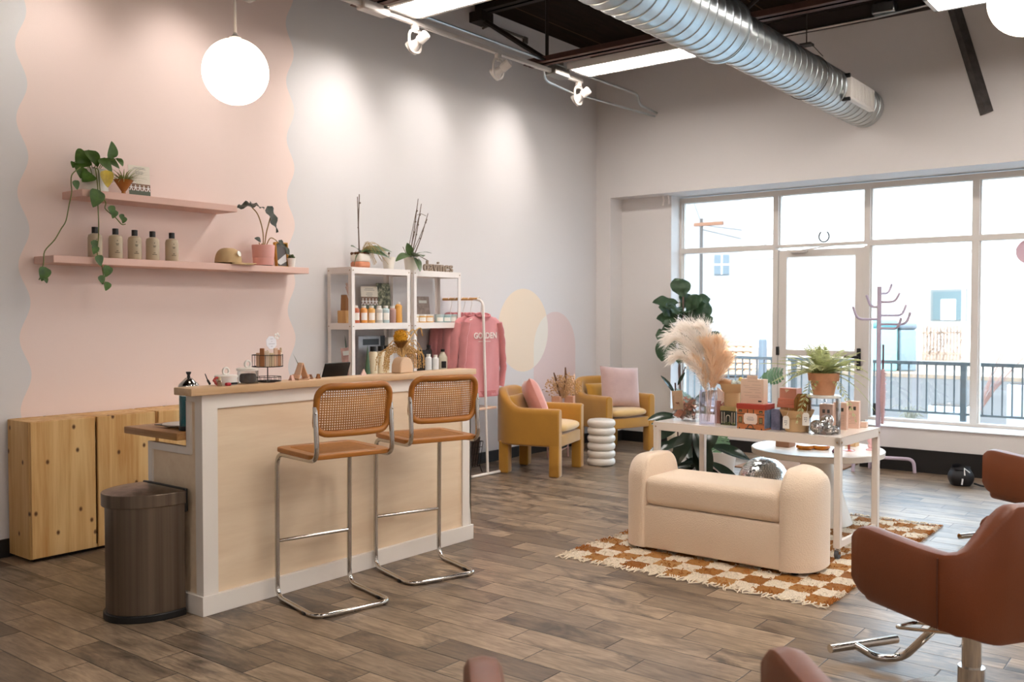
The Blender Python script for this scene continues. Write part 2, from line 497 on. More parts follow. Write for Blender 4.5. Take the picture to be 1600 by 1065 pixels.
hs = MB()
pts = [(0, .052*math.sin(R(290)*(k/20-.5)), .056-.056*math.cos(R(290)*(k/20-.5))) for k in range(21)]
hs.tube(pts, .008, 6)
tag(MB().tube(spline([(.0, 0, 0), (.02, 0, -.05), (.0, 0, -.11)], 5), .008, 6).tube(spline([(.0, -.06, 0), (.02, -.065, -.05), (.0, -.075, -.1)], 5), .008, 6).build('curtain_clips', WPAINT, None, (9.22, 5.09, 2.78)), 'pair of little white clips hanging from the soffit left of the window', 'clip')
tag(MB().tube(fillet([(6.99, 5.832, 4.225), (7.08, 5.832, 4.275), (7.20, 5.832, 4.285), (7.66, 5.832, 4.287)], .05), .012, 6).rbox(7.64, 5.815, 4.23, 7.70, 5.85, 4.30, .006, 1).build('wall_conduit', mat('dark_wall_pipe', (96, 88, 80), .5, .5)), 'thin dark conduit with a small box high on the left wall behind the joist', 'conduit')
tag(hs.build('horseshoe', mat('dark_iron', (70, 72, 74), .5, .7), None, (9.48, 3.375, 2.200)), 'small dark iron horseshoe standing on the transom bar above the glass door', 'horseshoe')
# ---------------- ceiling: joists, duct, track, panels, globes ----------------
IRON = mat('dark_painted_steel', (46, 37, 33), .6, .2, var=.25, vscale=9)
LIT_STEEL = mat('uplit_brown_steel', (92, 62, 52), .6, .2, var=.2, vscale=9)  # bottom chords: coppery glow from the light panels put into the colour
def joist(x, label, first=True):
    t = thing('roof_joist', label, 'roof joist', (x, 0, 0))
    y0, y1 = 5.84, -3.4
    b = MB()
    for s in (-1, 1): b.box(s*.012, y1, 4.335, s*.075, y0, 4.343).box(s*.012, y1, 4.335, s*.02, y0, 4.41)
    b.build('top_chord', IRON, t)
    b = MB()
    for s in (-1, 1): b.box(s*.012, y1, 3.735, s*.07, 5.22, 3.743).box(s*.012, y1, 3.735, s*.02, 5.22, 3.80)
    b.build('bottom_chord', LIT_STEEL, t)
    w1 = MB().tube([(0, 5.80, 4.30), (0, 5.0, 3.76)], .026, 6).tube([(.0, 5.0, 3.76), (0, 5.0, 4.36)], .02, 4)
    z = [(5.0, 3.76)]; y = 3.2; up = True
    w1.tube([(0, 3.2, 3.76), (0, 2.3, 4.36)], .018, 6); y = 2.3
    while y > -3: w1.tube([(0, y, 4.36), (0, y-.7, 3.76), (0, y-1.4, 4.36)], .018, 6); y -= 1.4
    w1.build('web_bar', IRON, t)
    MB().box(-.09, 5.70, 4.24, .09, 5.85, 4.335).build('bearing_seat', IRON, t)
    return t
joist(6.9, 'dark steel roof joist over the round duct, its first web bar beside the junction box', )
joist(4.8, 'dark steel roof joist whose bottom chord ends above the pink wall edge', )
bm_ = MB().box(-.05, -3.5, 4.20, .05, 5.84, 4.215).box(-.006, -3.5, 4.2, .006, 5.84, 4.36).box(-.05, -3.5, 4.345, .05, 5.84, 4.36)
t = thing('ceiling_beam', 'dark steel beam along the top of the window wall behind the duct', 'beam', (8.94, 0, 0))
bm_.build('flange', mat('dark_beam_steel', (58, 48, 46), .6), t)
MB().tube([(-.06, 4.2, 4.19), (-.06, 2.7, 4.19)], .012, 6).tube([(-.06, 2.7, 4.19), (-.06, 1.7, 4.24)], .012, 6).build('conduit', STEEL, t)
MB().rbox(-.13, 2.52, 4.20, -.01, 2.72, 4.30, .01, 1).build('junction_box', STEEL, t)
# brace
pb = MB().tube([(9.03, 1.79, 3.22), (9.03, 2.16, 4.52)], .055, 4)
tag(pb.build('diagonal_brace', mat('grey_brown_steel', (84, 80, 78), .5, .3, var=.3, vscale=12)), 'dark grey steel brace slanting down the window wall near the right globe', 'brace')

# round spiral duct
t = thing('round_duct', 'silver spiral seamed round duct running under the roof to the window wall', 'duct', (0, 2.84, 3.40))
MX = Matrix.Rotation(R(90), 4, 'Y')
def spiral(x0, x1, r):
    prof = []; x = x0
    prof.append((r, x0))
    while x+.115 < x1:
        x += .115
        prof += [(r, x-.0045), (r+.0055, x-.0025), (r+.0055, x+.0025), (r, x+.0045)]
    prof.append((r, x1))
    return prof
MB().lathe(spiral(5.93, 9.03, .175), 48, M=MX).build('far_section', STEEL, t)
MB().lathe(spiral(1.2, 5.93, .215)+[(.222, 5.93), (.222, 5.96), (.18, 5.97)], 48, M=MX).build('near_section', STEEL, t)
hg = MB().tube([(7.53, 0, .27), (7.53, 0, 1.0)], .005, 6).rbox(7.49, -.05, .25, 7.57, .05, .27, .004, 1)
ring = [(7.53+.02*math.cos(a), .185*math.sin(a), .185*math.cos(a)) for a in [2*PI*k/24 for k in range(24)]]
hg.tube(ring, .004, 5, closed=True).tube([(7.53, .04, .26), (7.55, .13, .15)], .003, 5).tube([(7.53, -.04, .26), (7.55, -.13, .15)], .003, 5)
hg.build('hanger', mat('dark_wire', (90, 86, 82), .5, .8), t)
gr = MB().rbox(8.02, -.205, -.115, 8.66, -.15, .075, .006, 1)
for k in range(14): gr.box(8.06+.042*k, -.209, -.095, 8.075+.042*k, -.203, .055)
gr.build('air_grille', mat('white_grille_paint', (228, 222, 215), .5), t)
MB().rbox(8.00, -.2, .065, 8.03, -.13, .1, .004, 1).build('grille_clip', BLACK, t)
MB().rbox(8.00, -.2, -.13, 8.03, -.13, -.1, .004, 1).build('grille_clip', BLACK, t)

# track with conduit
t = thing('lighting_track', 'white lighting track with silver conduit along the left wall', 'track light', (0, 5.06, 3.70))
b = MB().box(1.2, -.017, -.012, 7.55, .017, .022); b.box(1.2, -.006, -.016, 7.55, .006, -.012)
b.build('rail', mat('white_track_paint', (200, 193, 186), .4), t)
MB().tube(fillet([(1.2, -.035, .065), (8.55, -.035, .065), (8.62, -.02, -.03), (9.035, .01, -.045)], .06), .013, 8).build('conduit', STEEL, t)
MB().tube(fillet([(6.95, .02, .02), (7.0, .03, -.09), (7.45, .035, -.115), (9.035, .035, -.075)], .15, 8), .011, 8).build('flexible_conduit', STEEL, t)
MB().rbox(7.03, -.06, -.03, 7.27, .06, .055, .008, 1).rbox(7.06, -.04, .055, 7.2, .04, .11, .008, 1).build('junction_box', mat('grey_zinc', (150, 148, 142), .4, .9), t)
MB().rbox(4.68, -.04, -.03, 4.95, .05, .05, .01, 1).build('end_feed', mat('white_track_paint', (222, 214, 206), .4), t)
HEAD = mat('white_spot_enamel', (196, 188, 180), .45)
def spot_head(x, label, tx):
    t = thing('track_spotlight', label, 'spotlight', (x, 5.06, 3.69), group='spotlights on the wall track')
    MB().rbox(-.03, -.018, -.04, .03, .018, 0, .005, 2).tube([(0, 0, -.04), (0, 0, -.06)], .012, 8).build('adapter', HEAD, t)
    yk = rrect(.13, .16, .05, 4)
    MB().tube([(px, .0, pz-.125) for px, pz in yk], .007, 6, closed=True, flat=1.8).build('yoke', HEAD, t)
    d = Vector((tx-x, .79, -.48)).normalized()
    M = Matrix.Translation((0, 0, -.15)) @ d.to_track_quat('Z', 'Y').to_matrix().to_4x4()
    b = MB().lathe([(.0, -.13), (.032, -.13), (.038, -.12), (.038, -.05), (.03, -.045), (.03, -.02), (.058, .035), (.058, .05), (.052, .05), (.03, -.01), (.0, -.012)], 24, M=M)
    b.build('lamp_can', HEAD, t)
    MB().lathe([(0, .012), (.044, .012), (.044, .018), (0, .022)], 20, M=M).build('bulb', emit('warm_spot_bulb', (255, 244, 230), 12), t)
    MB().tube(spline([(.05, 0, -.03), (.07, -.02, -.08), tuple(Vector((0, 0, -.15))-d*.12)], 5), .004, 5).build('cord', HEAD, t)
    l = bpy.data.lights.new('spot_beam', 'SPOT'); l.energy = SPOT_W; l.spot_size = R(80); l.spot_blend = 1.0; l.shadow_soft_size = .03
    l.color = (1, .95, .91)
    lo = bpy.data.objects.new('spot_beam', l); COL.objects.link(lo); lo.parent = t
    lo.location = Vector((0, 0, -.15))+d*.06
    lo.rotation_euler = d.to_track_quat('-Z', 'Y').to_euler()
    return t
SPOT_W = 4.2
spot_head(5.25, 'white track spotlight nearest the pink wall, under the near light panel', 5.14)
spot_head(6.27, 'white track spotlight in the middle of the three that show on the wall track', 6.12)
spot_head(7.50, 'white track spotlight by the junction box and looping conduit', 7.37)
spot_head(1.85, 'white track spotlight above the frame lighting the white wall left of the pink one', 1.95)
spot_head(2.75, 'white track spotlight above the frame lighting the left edge of the pink wall', 2.81)
spot_head(3.72, 'white track spotlight above the frame lighting the middle of the pink wall', 3.69)

PANEL = emit('panel_light_diffuser', (255, 246, 239), 9.7)
def panel(x, y, label, lo=0):
    t = thing('ceiling_light_panel', label, 'ceiling light', (x, y, 3.73), group='light panels under the roof joists')
    w_, l_ = .36, 1.2
    fr = MB().box(-w_/2, -l_/2, 0, w_/2, l_/2, .05)
    for s in (-1, 1):
        fr.box(s*w_/2, -l_/2, -.012, s*(w_/2-.03), l_/2, 0).box(-w_/2, s*l_/2, -.012, w_/2, s*(l_/2-.03), 0)
    fr.build('frame', mat('white_panel_frame', (226, 220, 214), .5), t)
    MB().box(-w_/2+.03, -l_/2+.03, -.006, w_/2-.03, l_/2-.03, -.001).build('diffuser', PANEL, t)
    MB().tube([(0, .5, .05), (0, .5, .1)], .003, 5).tube([(0, -.5, .05), (0, -.5, .1)], .003, 5).build('hanger', CHROME, t)
    return t
panel(7.325, 4.35, 'long white light panel beyond the silver duct, by the junction box')
panel(5.06, 4.42, 'long white light panel at the top edge above the wall track')
panel(7.325, 1.25, 'long white light panel near the right globe pendant')
for k, (x, y) in enumerate([(5.06, 1.25), (2.8, 1.25), (5.06, -1.8), (7.325, -1.8), (2.8, -1.8), (.5, -1.8), (-1.8, -1.8), (-1.8, 1.25)]):  # last three are added to light the room from the camera side
    panel(x, y, 'added unseen light panel outside the frame overhead')

GLOBE = mat('opal_glass_globe', (255, 240, 220), .12, emit=(255, 232, 204), es=2.4)
def globe(x, y, z, r, label):
    t = thing('globe_pendant', label, 'pendant lamp', (x, y, z), group='globe pendants')
    MB().ball((0, 0, 0), r, 40, 24).build('globe', GLOBE, t)
    MB().lathe([(0, r-.004), (.028, r-.004), (.03, r+.006), (.012, r+.02), (.009, r+.03), (0, r+.03)], 20).build('cap', HEAD, t)
    MB().tube([(0, 0, r+.02), (0, 0, 4.42-z)], .0065, 8).build('cord', HEAD, t)
    l = bpy.data.lights.new('globe_glow', 'POINT'); l.energy = 14; l.color = (1, .82, .62); l.shadow_soft_size = r
    return t
globe(2.80, 3.92, 2.652, .16, 'white opal globe pendant hanging in front of the pink wall')
globe(4.27, .70, 2.735, .15, 'white opal globe pendant cut off at the top right corner')

# ---------------- outside ----------------
CONC = mat('pale_concrete', (150, 150, 150), .9, var=.06, vscale=2)
ROAD = mat('grey_road', (72, 67, 64), .9, var=.12, vscale=.6)
struct('ground_sidewalk', MB().box(9.64, -30, -.4, 14.5, 40, -.13), CONC)
struct('ground_street', MB().box(14.5, -60, -.45, 27, 80, -.28), ROAD)
struct('ground_verge', MB().box(27, -60, -.45, 60, 80, -.18), mat('dry_verge', (128, 112, 96), .95, var=.2, vscale=3))
def gpos(px, py, z=-.18, d=None):
    """point of the ground seen at a pixel"""
    d = d or (1.46-z)*F_PX/(py-490.5)
    rx = (px-800)/F_PX*d
    return Vector((d*math.cos(YAW)+rx*math.sin(YAW), d*math.sin(YAW)-rx*math.cos(YAW), z)), d
RAIL = mat('grey_blue_rail_paint', (84, 88, 88), .5)
t = thing('railing', 'grey metal railing with thin balusters outside the windows', 'railing', (11.6, 2.5, -.13))
MB().box(-.025, -6, 1.0, .025, 6, 1.04).box(-.015, -6, .43, .015, 6, .455).build('rail', RAIL, t)
for k in range(7):
    MB().box(-.03, -6+2*k-.03, 0, .03, -6+2*k+.03, 1.04).build('post', RAIL, t)
bal = MB()
for k in range(118):
    if k % 20: bal.box(-.008, -6+.1*k-.008, .45, .008, -6+.1*k+.008, 1.0)
bal.build('balusters', RAIL, t)
FAC = mat('white_brick_facade', (232, 228, 222), .9)
t = thing('white_building', 'pale white building across the street behind the glass door', 'building', (44, 6, -.18))
MB().box(0, -50, 0, 8, 34, 13).build('wall', FAC, t)
MB().box(-.12, -40, 10.2, 0, 24, 10.4).box(-.1, -40, 4.4, 0, 24, 4.5).build('cornice', mat('facade_trim', (206, 196, 188), .9), t)
g, d = gpos(1482, 552)
yw = 44*math.tan(YAW-math.atan((1482-800)/F_PX))-6
MB().box(-.06, yw-.75, 1.35, .02, yw+.75, 2.75).build('window_frame', mat('grey_trim', (112, 114, 112), .7), t)
MB().box(-.08, yw-.65, 1.4, -.05, yw+.65, 2.65).build('window_glass', mat('dark_window_glass', (92, 106, 108), .2), t)
MB().box(-.1, yw-.3, 1.4, -.07, yw+.3, 2.3).build('poster', mat('white_sign', (240, 238, 235), .6), t)
gx, gy = 29.0, 29.0*math.tan(YAW-math.atan((1158-800)/F_PX))
t = thing('grey_building', 'pale grey building with an upper window, left beyond the fig plant', 'building', (gx, gy, -.18), math.atan2(gy, gx))
MB().box(0, 0, 0, 6.5, 16, 11).build('wall', mat('pale_block_wall', (136, 133, 131), .9, var=.06, vscale=1), t)
for yy, hw_ in ((.64, .24), (1.95, .12)):
    wn1 = MB().box(-.05, yy-hw_, 2.97, .05, yy+hw_, 3.62).build('window', mat('grey_window', (86, 95, 100), .3), t)
    MB().box(-.07, yy-hw_, 3.27, -.045, yy+hw_, 3.31).box(-.07, yy-.02, 2.97, -.045, yy+.02, 3.62).build('sash', mat('white_sign', (240, 238, 235), .6), wn1)
g, d = gpos(1095, 545, -.18, 25)
t = thing('utility_pole', 'thin wooden utility pole with a crossarm seen through the left window', 'utility pole', tuple(g))
MB().tube([(0, 0, 0), (0, 0, 4.2)], .045, 10).build('pole', mat('grey_pole_wood', (66, 60, 56), .9), t)
MB().box(-.05, -.62, 4.0, .05, .2, 4.09).build('crossarm', mat('brown_pole_wood', (112, 74, 52), .9), t)
MB().tube([(0, -.05, 4.02), (2.6, -1.9, 3.75)], .012, 5).tube([(0, -.05, 3.9), (2.6, -1.9, 3.3)], .012, 5).tube([(0, .05, 4.2), (1, .9, 5.2)], .012, 5).build('wires', mat('dark_wire', (90, 86, 82), .5, .8), t)
def at(px, py, name, label, cat, z=-.18, rz=None, d=None):
    g, d = gpos(px, py, z, d)
    return thing(name, label, cat, tuple(g), YAW-PI/2 if rz is None else rz), d
t, d = at(1372, 578, 'recycling_bin', 'turquoise wheeled bin beyond the railing behind the coat rack', 'bin')
s = d/F_PX
MB().rbox(-.42, -.4, .0, .42, .4, 1.25, .06).build('body', mat('turquoise_plastic', (120, 170, 170), .5), t)
MB().rbox(-.44, -.45, 1.25, .44, .42, 1.5, .1).build('lid', mat('teal_lid', (96, 150, 156), .5), t)
t, d = at(1411, 578, 'waste_bin', 'dark grey wheeled bin beside the turquoise bin', 'bin')
MB().rbox(-.24, -.4, .0, .24, .4, 1.2, .05).build('body', mat('slate_plastic', (104, 116, 120), .5), t)
MB().rbox(-.26, -.43, 1.2, .26, .42, 1.4, .08).build('lid', mat('slate_lid', (92, 100, 106), .5), t)
t, d = at(1402, 566, 'garden_trellis', 'pale green lattice panel standing behind the wheeled bins', 'trellis')
b = MB()
for k in range(9):
    b.box(-.95+.22*k, -.02, 0, -.93+.22*k, .02, 2.1).box(-.95, -.02, .3+.22*k, .85, .02, .33+.22*k)
b.build('lattice', mat('sage_paint', (176, 184, 140), .8), t)
t, d = at(1472, 562, 'picket_fence', 'brown vine covered fence panel right of the bins', 'fence')
b = MB()
for k in range(12): b.box(-.68+.12*k, -.02, 0, -.62+.12*k, .02, 1.25)
b.box(-.7, -.04, .95, .7, .04, 1.02).box(-.7, -.04, .2, .7, .04, .27).build('pickets', mat('weathered_boards', (150, 128, 112), .9), t)
b = MB()
for k in range(90):
    x = random.uniform(-.65, .65); z = random.uniform(.1, 1.2)
    b.tube([(x, -.06, z), (x+random.uniform(-.12, .12), -.12, z+random.uniform(-.2, .2))], .012, 4)
b.build('vines', mat('dry_vine', (112, 92, 78), .9), t)
t, d = at(1150, 553, 'pallet_stack', 'stack of tan pallets in the yard beyond the left window', 'pallets', d=26)
for k in range(6):
    b = MB()
    for q in range(3): b.box(-.45, -.4+.36*q, .16*k, .45, -.32+.36*q, .16*k+.09)
    for q in range(5): b.box(-.45+.2*q, -.42, .16*k+.09, -.33+.2*q, .42, .16*k+.12)
    b.build('pallet', mat('pallet_wood', (206, 168, 134), .9), t)
t, d = at(1192, 558, 'concrete_bollard', 'grey blue concrete bollard standing beyond the railing', 'bollard', d=23)
MB().lathe([(0, 0), (.1, 0), (.1, 1.0), (.085, 1.03), (0, 1.03)], 20).build('post', mat('bollard_grey', (84, 92, 98), .8), t)
t, d = at(1505, 562, 'street_pole', 'thin white street pole right of the vine fence', 'pole')
MB().tube([(0, 0, 0), (0, 0, 4.5)], .07, 8).build('pole', mat('pale_pole', (214, 214, 214), .6), t)
PLT = mat('white_planter', (226, 232, 236), .6)
for px, py, wd, hh, lab in ((1487, 672, .5, .34, 'low white planter box outside the window right of the coat rack'), (1600, 690, .3, .72, 'tall white planter outside at the right edge')):
    t, d = at(px, py, 'planter_box', lab, 'planter', -.13, 0)
    MB().rbox(-.18, -wd/2, 0, .18, wd/2, hh, .012, 2).build('box', PLT, t)
    MB().box(-.15, -wd/2+.03, hh, .15, wd/2-.03, hh+.01).build('soil', mat('dark_soil', (80, 64, 52), .95), t)
t, d = at(1424, 676, 'dry_grass', 'tuft of dry ornamental grass outside the window by the coat rack', 'grass', -.13, 0)
b = MB()
for k in range(70):
    a = random.uniform(0, 2*PI); l = random.uniform(.2, .45); r = random.uniform(.05, .3)
    b.tube(spline([(0, 0, 0), (r*.4*math.cos(a), r*.4*math.sin(a), l*.8), (r*math.cos(a), r*math.sin(a), l*.7)], 3), [.004]*6+[.001], 4)
b.build('blades', mat('straw_grass', (150, 140, 118), .9), t)
t, d = at(1535, 640, 'bare_shrub', 'bare twiggy shrub outside the rightmost window', 'shrub', -.13, 0)
b = MB()
for k in range(26):
    a = random.uniform(-2.6, -.3); l = random.uniform(.5, 1.15)
    e = Vector((random.uniform(-.2, .2), math.sin(a)*l*.75, l))
    b.tube(spline([(0, 0, 0), e*.5+Vector((0, .05, 0)), e], 3), [.009, .008, .007, .006, .005, .003, .002], 5)
b.build('twigs', mat('red_brown_twigs', (140, 112, 104), .9), t)
# stickers on the glass
tag(MB().box(0, -.028, 0, .002, .028, .12).build('window_sticker', [mat('sticker_dark', (46, 50, 48), .5)], None, (9.545, 2.862, .455)), 'small dark sticker low on the window pane left of the lilac coat rack', 'sticker')
b = MB().lathe([(0, 0), (.115, 0), (.115, .002), (0, .002)], 28, M=Matrix.Rotation(R(-90), 4, 'Y'))
tag(b.build('window_decal', mat('pink_decal', (222, 190, 204), .5), None, (9.546, 1.52, 2.03)), 'round pale pink decal on the rightmost window pane', 'decal')
# ---------------- reception counter ----------------
PLY = wood('birch_plywood', (238, 216, 186), (226, 200, 168), 'x', 5, .5, 0, .12)
MAPLE = wood('maple_butcher_block', (222, 188, 148), (204, 166, 124), 'x', 10, .4)
DARKW = wood('dark_butcher_block', (196, 150, 94), (150, 104, 58), 'y', 12, .4)
TRIM = mat('white_painted_trim', (234, 226, 216), .45)
t = thing('reception_counter', 'birch plywood reception counter with white trim and a maple ledge', 'counter', (2.60, 3.93, 0))
MB().box(.02, .012, .02, 1.97, .03, 1.07).build('front_panel', PLY, t)
MB().box(.012, .02, .02, .03, .48, .81).box(.0121, .02, .70, .03, .1349, 1.07).build('side_panel', PLY, t)
MB().box(1.955, .02, .02, 1.975, .48, .84).build('side_panel', PLY, t)
MB().box(.03, .11, .84, 1.95, .13, 1.07).build('back_panel', PLY, t)
b = MB()
b.box(0, 0, .09, .085, .014, 1.072).box(1.905, 0, .09, 1.985, .014, 1.072).box(.085, 0, 1.0, 1.905, .014, 1.072)
b.box(0, .014, .09, .014, .06, 1.072).box(0, .06, 1.035, .014, .135, 1.072).box(0, .1, .775, .014, .135, 1.035).box(0, .135, .775, .014, .48, .812).box(0, .445, .09, .014, .48, .775)
b.box(1.971, 0, .09, 1.985, .06, 1.072)
b.build('trim', TRIM, t, bevel=.002)
MB().box(-.012, -.012, 0, 1.998, .012, .095).box(-.012, .012, 0, .012, .48, .095).box(1.974, .012, 0, 1.998, .48, .095).build('baseboard', TRIM, t, bevel=.002)
MB().rbox(-.08, -.037, 1.073, 2.0, .112, 1.109, .004, 2).build('ledge', MAPLE, t)
MB().rbox(-.05, .137, .845, 1.98, .62, .881, .004, 2).build('desk_top', DARKW, t)

# ---------------- pine cabinets ----------------
PINE = wood('knotty_pine', (226, 188, 128), (198, 146, 82), 'z', 11, .5, 5.5, .05)
def cabinet(x, label):
    t = thing('pine_cabinet', label, 'cabinet', (x, 5.548, 0), group='pine cabinets under the pink wall')
    b = MB().box(0, .02, .02, .018, .288, .83).box(.782, .02, .02, .80, .288, .83).box(.018, .02, .02, .782, .288, .04).box(.018, .278, .04, .782, .288, .80)
    b.box(.018, .02, .80, .782, .288, .83)
    b.build('body', PINE, t, bevel=.002)
    for k in (0, 1):
        MB().box(.004+.404*k, 0, .025, .392+.404*k, .019, .828).build('door', PINE, t, bevel=.002)
    MB().box(.03, .04, 0, .77, .27, .02).build('base_gap_block', mat('gap_shade', (40, 32, 26), .8), t)  # dark block in the gap under the cabinet, its shade put into the colour
    return t
cabinet(2.53, 'knotty pine two-door cabinet at the left end under the shelves')
cabinet(3.345, 'knotty pine two-door cabinet mostly hidden behind the reception counter')

# ---------------- step bin ----------------
BRUSH = mat('brushed_steel', (150, 138, 128), .34, 1.0)
def brushed():
    n = NT(BRUSH); o = n.obj()
    f = n.noise(n.scale(o, 1, 1, .01), 16, 3, .6)
    n.l.new(n.ramp(f, [(.3, rgb(92, 80, 70)), (.7, rgb(144, 130, 116))]), n.n['Principled BSDF'].inputs['Base Color'])
brushed()
def dshape(w, d, n=24, r=.03):
    """half-round plan: flat back at x=0, bulging to -x"""
    pts = [(0, -w/2), (0, w/2)]
    for k in range(1, n):
        a = PI/2+PI*k/n
        pts.append((-.05+math.cos(a)*(d-.05), math.sin(a)*w/2))
    return pts[:2]+[(-.05, w/2)]+pts[2:]+[(-.05, -w/2)]
t = thing('step_bin', 'brushed steel half-round step bin at the left end of the counter', 'bin', (2.565, 4.215, 0))
MB().prism(dshape(.375, .285), .03, .555, smooth=True).build('body', BRUSH, t)
MB().prism(dshape(.395, .297), .0, .035, smooth=True).build('base_ring', BLACK, t, bevel=.004)
MB().prism(dshape(.40, .302), .545, .607, smooth=True).build('rim', BRUSH, t, bevel=.003)
lid = MB(); P2 = dshape(.39, .292)
n_ = len(P2)
vs = [(x*s-.1*(1-s), y*s, .607+.018*(1-s*s)) for s in (1, .8, .6, .4, .2) for x, y in P2]+[(-.1, 0, .625)]
fs = [(j*n_+i, j*n_+(i+1) % n_, (j+1)*n_+(i+1) % n_, (j+1)*n_+i) for j in range(4) for i in range(n_)]+[(4*n_+i, 4*n_+(i+1) % n_, 5*n_) for i in range(n_)]
lid.add(vs, fs, True); lid.build('lid', BRUSH, t)
MB().rbox(.0, -.19, .50, .018, .19, .615, .006).build('hinge_cover', BLACK, t)

# ---------------- cane bar stools ----------------
BENT = wood('honey_bentwood', (178, 114, 44), (152, 92, 30), 'x', 8, .35)
CANE = mat('woven_cane', (176, 118, 54), .5, var=.15, vscale=30)
def stool(loc, rz, label):
    t = thing('cane_bar_stool', label, 'bar stool', loc, rz, 'cane bar stools at the counter')
    r = .0125; hw = .208
    side = [(-hw, -.215, 1.02), (-hw, -.235, .76), (-hw, .205, .752), (-hw, .215, r), (-hw, -.215, r)]
    path = fillet(side+[(-p[0], p[1], p[2]) for p in reversed(side)], .07, 7)
    MB().tube(path, r, 12).build('tubular_frame', CHROME, t)
    MB().tube([(-hw, .212, .30), (hw, .212, .30)], .0095, 10).build('footrest', CHROME, t)
    for sx in (-1, 1): MB().rbox(sx*hw-.018, -.12, .0, sx*hw+.018, -.09, .016, .004).build('foot_glide', BLACK, t)
    # seat
    fr = MB()
    outer = rrect(.445, .425, .05, 5); inner = rrect(.335, .315, .03, 5); n = len(outer)
    vs = [(x, y, z) for z in (.763, .787) for x, y in outer]+[(x, y, z) for z in (.763, .787) for x, y in inner]
    fs = []
    for i in range(n):
        j = (i+1) % n
        fs += [(i, j, n+j, n+i), (2*n+j, 2*n+i, 3*n+i, 3*n+j), (n+i, n+j, 3*n+j, 3*n+i), (j, i, 2*n+i, 2*n+j)]
    fr.add(vs, fs, False); so = fr.build('seat', BENT, t, bevel=.005)
    c = MB()
    for k in range(26): x = -.165+.0132*k; c.box(x-.0036, -.155, .782, x+.0036, .155, .7845)
    for k in range(24): y = -.152+.0132*k; c.box(-.165, y-.0036, .784, .165, y+.0036, .7865)
    for k in range(26):
        x = -.165+.0132*k; c.box(x-.0012, -.157, .781, x+.0076, .157, .7822)
    c.build('cane_panel', CANE, so)
    # back
    def bp(u, v, off=0):
        return Vector(((u-.5)*.425, -.207-.038*(1-(2*u-1)**2)-.035*(v-.5)+off, .872+.258*v))
    path = []
    for px, py in rrect(.40, .232, .06, 6): path.append(bp(px/.425+.5, py/.258+.5))
    # subdivide straight runs so the rails follow the curve
    P3 = []
    for i, p in enumerate(path):
        q = path[(i+1) % len(path)]
        P3.append(p)
        if (q-p).length > .05:
            for k in range(1, 10):
                s = k/10; x = p.x*(1-s)+q.x*s; z = p.z*(1-s)+q.z*s
                P3.append(bp(x/.425+.5, (z-.872)/.258))
    bo = MB().tube(P3, .0165, 10, closed=True).build('backrest', BENT, t)
    c = MB(); nu = 31; nv = 18
    for k in range(nu+1):
        u = .06+.88*k/nu; du = .0026/.425
        c.grid(lambda a, b_, u=u, du=du: bp(u+(a-.5)*2*du, .07+.86*b_), 1, 2)
    for k in range(nv+1):
        v = .075+.85*k/nv; dv = .0026/.258
        c.grid(lambda a, b_, v=v, dv=dv: bp(.05+.9*a, v+(b_-.5)*2*dv, .0012), 12, 1)
    co = c.build('cane_panel', CANE, bo)
    so_ = co.modifiers.new('thickness', 'SOLIDIFY'); so_.thickness = .002
    for sx in (-1, 1):
        for z in (.93, .99): MB().ball((sx*.212, -.228, z), .006, 8, 6).build('screw', CHROME, t)
    return t
stool((3.150, 3.62, 0), R(-13), 'cane back bar stool with chrome cantilever frame, nearer the steel bin')
stool((3.838, 3.63, 0), R(-18), 'cane back bar stool with chrome cantilever frame, at the right end of the counter')

# ---------------- things on the ledge and desk ----------------
ZL = 1.109
CERA = mat('white_ceramic', (236, 230, 222), .3)
def canister(x, y, h, label, lab):
    t = thing('ring_lid_jar', label, 'jar', (x, y, ZL))
    if lab:
        MB().lathe([(0, 0), (.05, 0), (.052, .01), (.052, h-.012), (.0, h-.012)], 28).build('body', mat('frosted_white_plastic', (232, 228, 222), .4), t)
        MB().box(-.03, -.0545, .004, .03, -.0525, .014).build('label', BLACK, t)
    else:
        MB().lathe([(.049, 0), (.052, .01), (.052, h-.012), (.050, h-.012)], 28).build('body', glass('clear_plastic', (236, 234, 230), .25), t)
        MB().rbox(-.035, -.03, .002, .035, .03, h-.03, .012).build('contents', mat('grey_hair_ties', (96, 92, 94), .8), t)
    MB().lathe([(0, h-.014), (.056, h-.014), (.057, h-.004), (.05, h), (0, h)], 28).build('lid', CERA, t)
    MB().tube([(.017*math.cos(2*PI*k/20), 0, h+.018+.017*math.sin(2*PI*k/20)) for k in range(20)], .0055, 8, closed=True).build('ring_handle', CERA, t)
canister(2.775, 3.985, .05, 'low white jar with a ring handle and black label on the ledge', 1)
canister(2.905, 3.985, .08, 'taller clear jar with white ring lid holding grey hair ties on the ledge', 0)

WIRE = mat('black_wire', (46, 38, 36), .5, .6)
t = thing('wire_card_carousel', 'two tier dark wire carousel of small packets with a white sign', 'display stand', (3.02, 3.975, ZL))
b = MB().tube([(0, 0, 0), (0, 0, .165)], .003, 8).lathe([(0, 0), (.04, 0), (.04, .004), (0, .004)], 20)
for zz, rr in ((.006, .068), (.028, .068), (.082, .078), (.142, .078)):
    b.tube([(rr*math.cos(2*PI*k/28), rr*math.sin(2*PI*k/28), zz) for k in range(28)], .0018, 5, closed=True)
for k in range(16):
    a = 2*PI*k/16
    b.tube([(.078*math.cos(a), .078*math.sin(a), .142), (.078*math.cos(a), .078*math.sin(a), .082), (0, 0, .082)], .0013, 4)
    b.tube([(.068*math.cos(a), .068*math.sin(a), .028), (.068*math.cos(a), .068*math.sin(a), .006), (0, 0, .006)], .0013, 4)
b.build('wire_frame', WIRE, t)
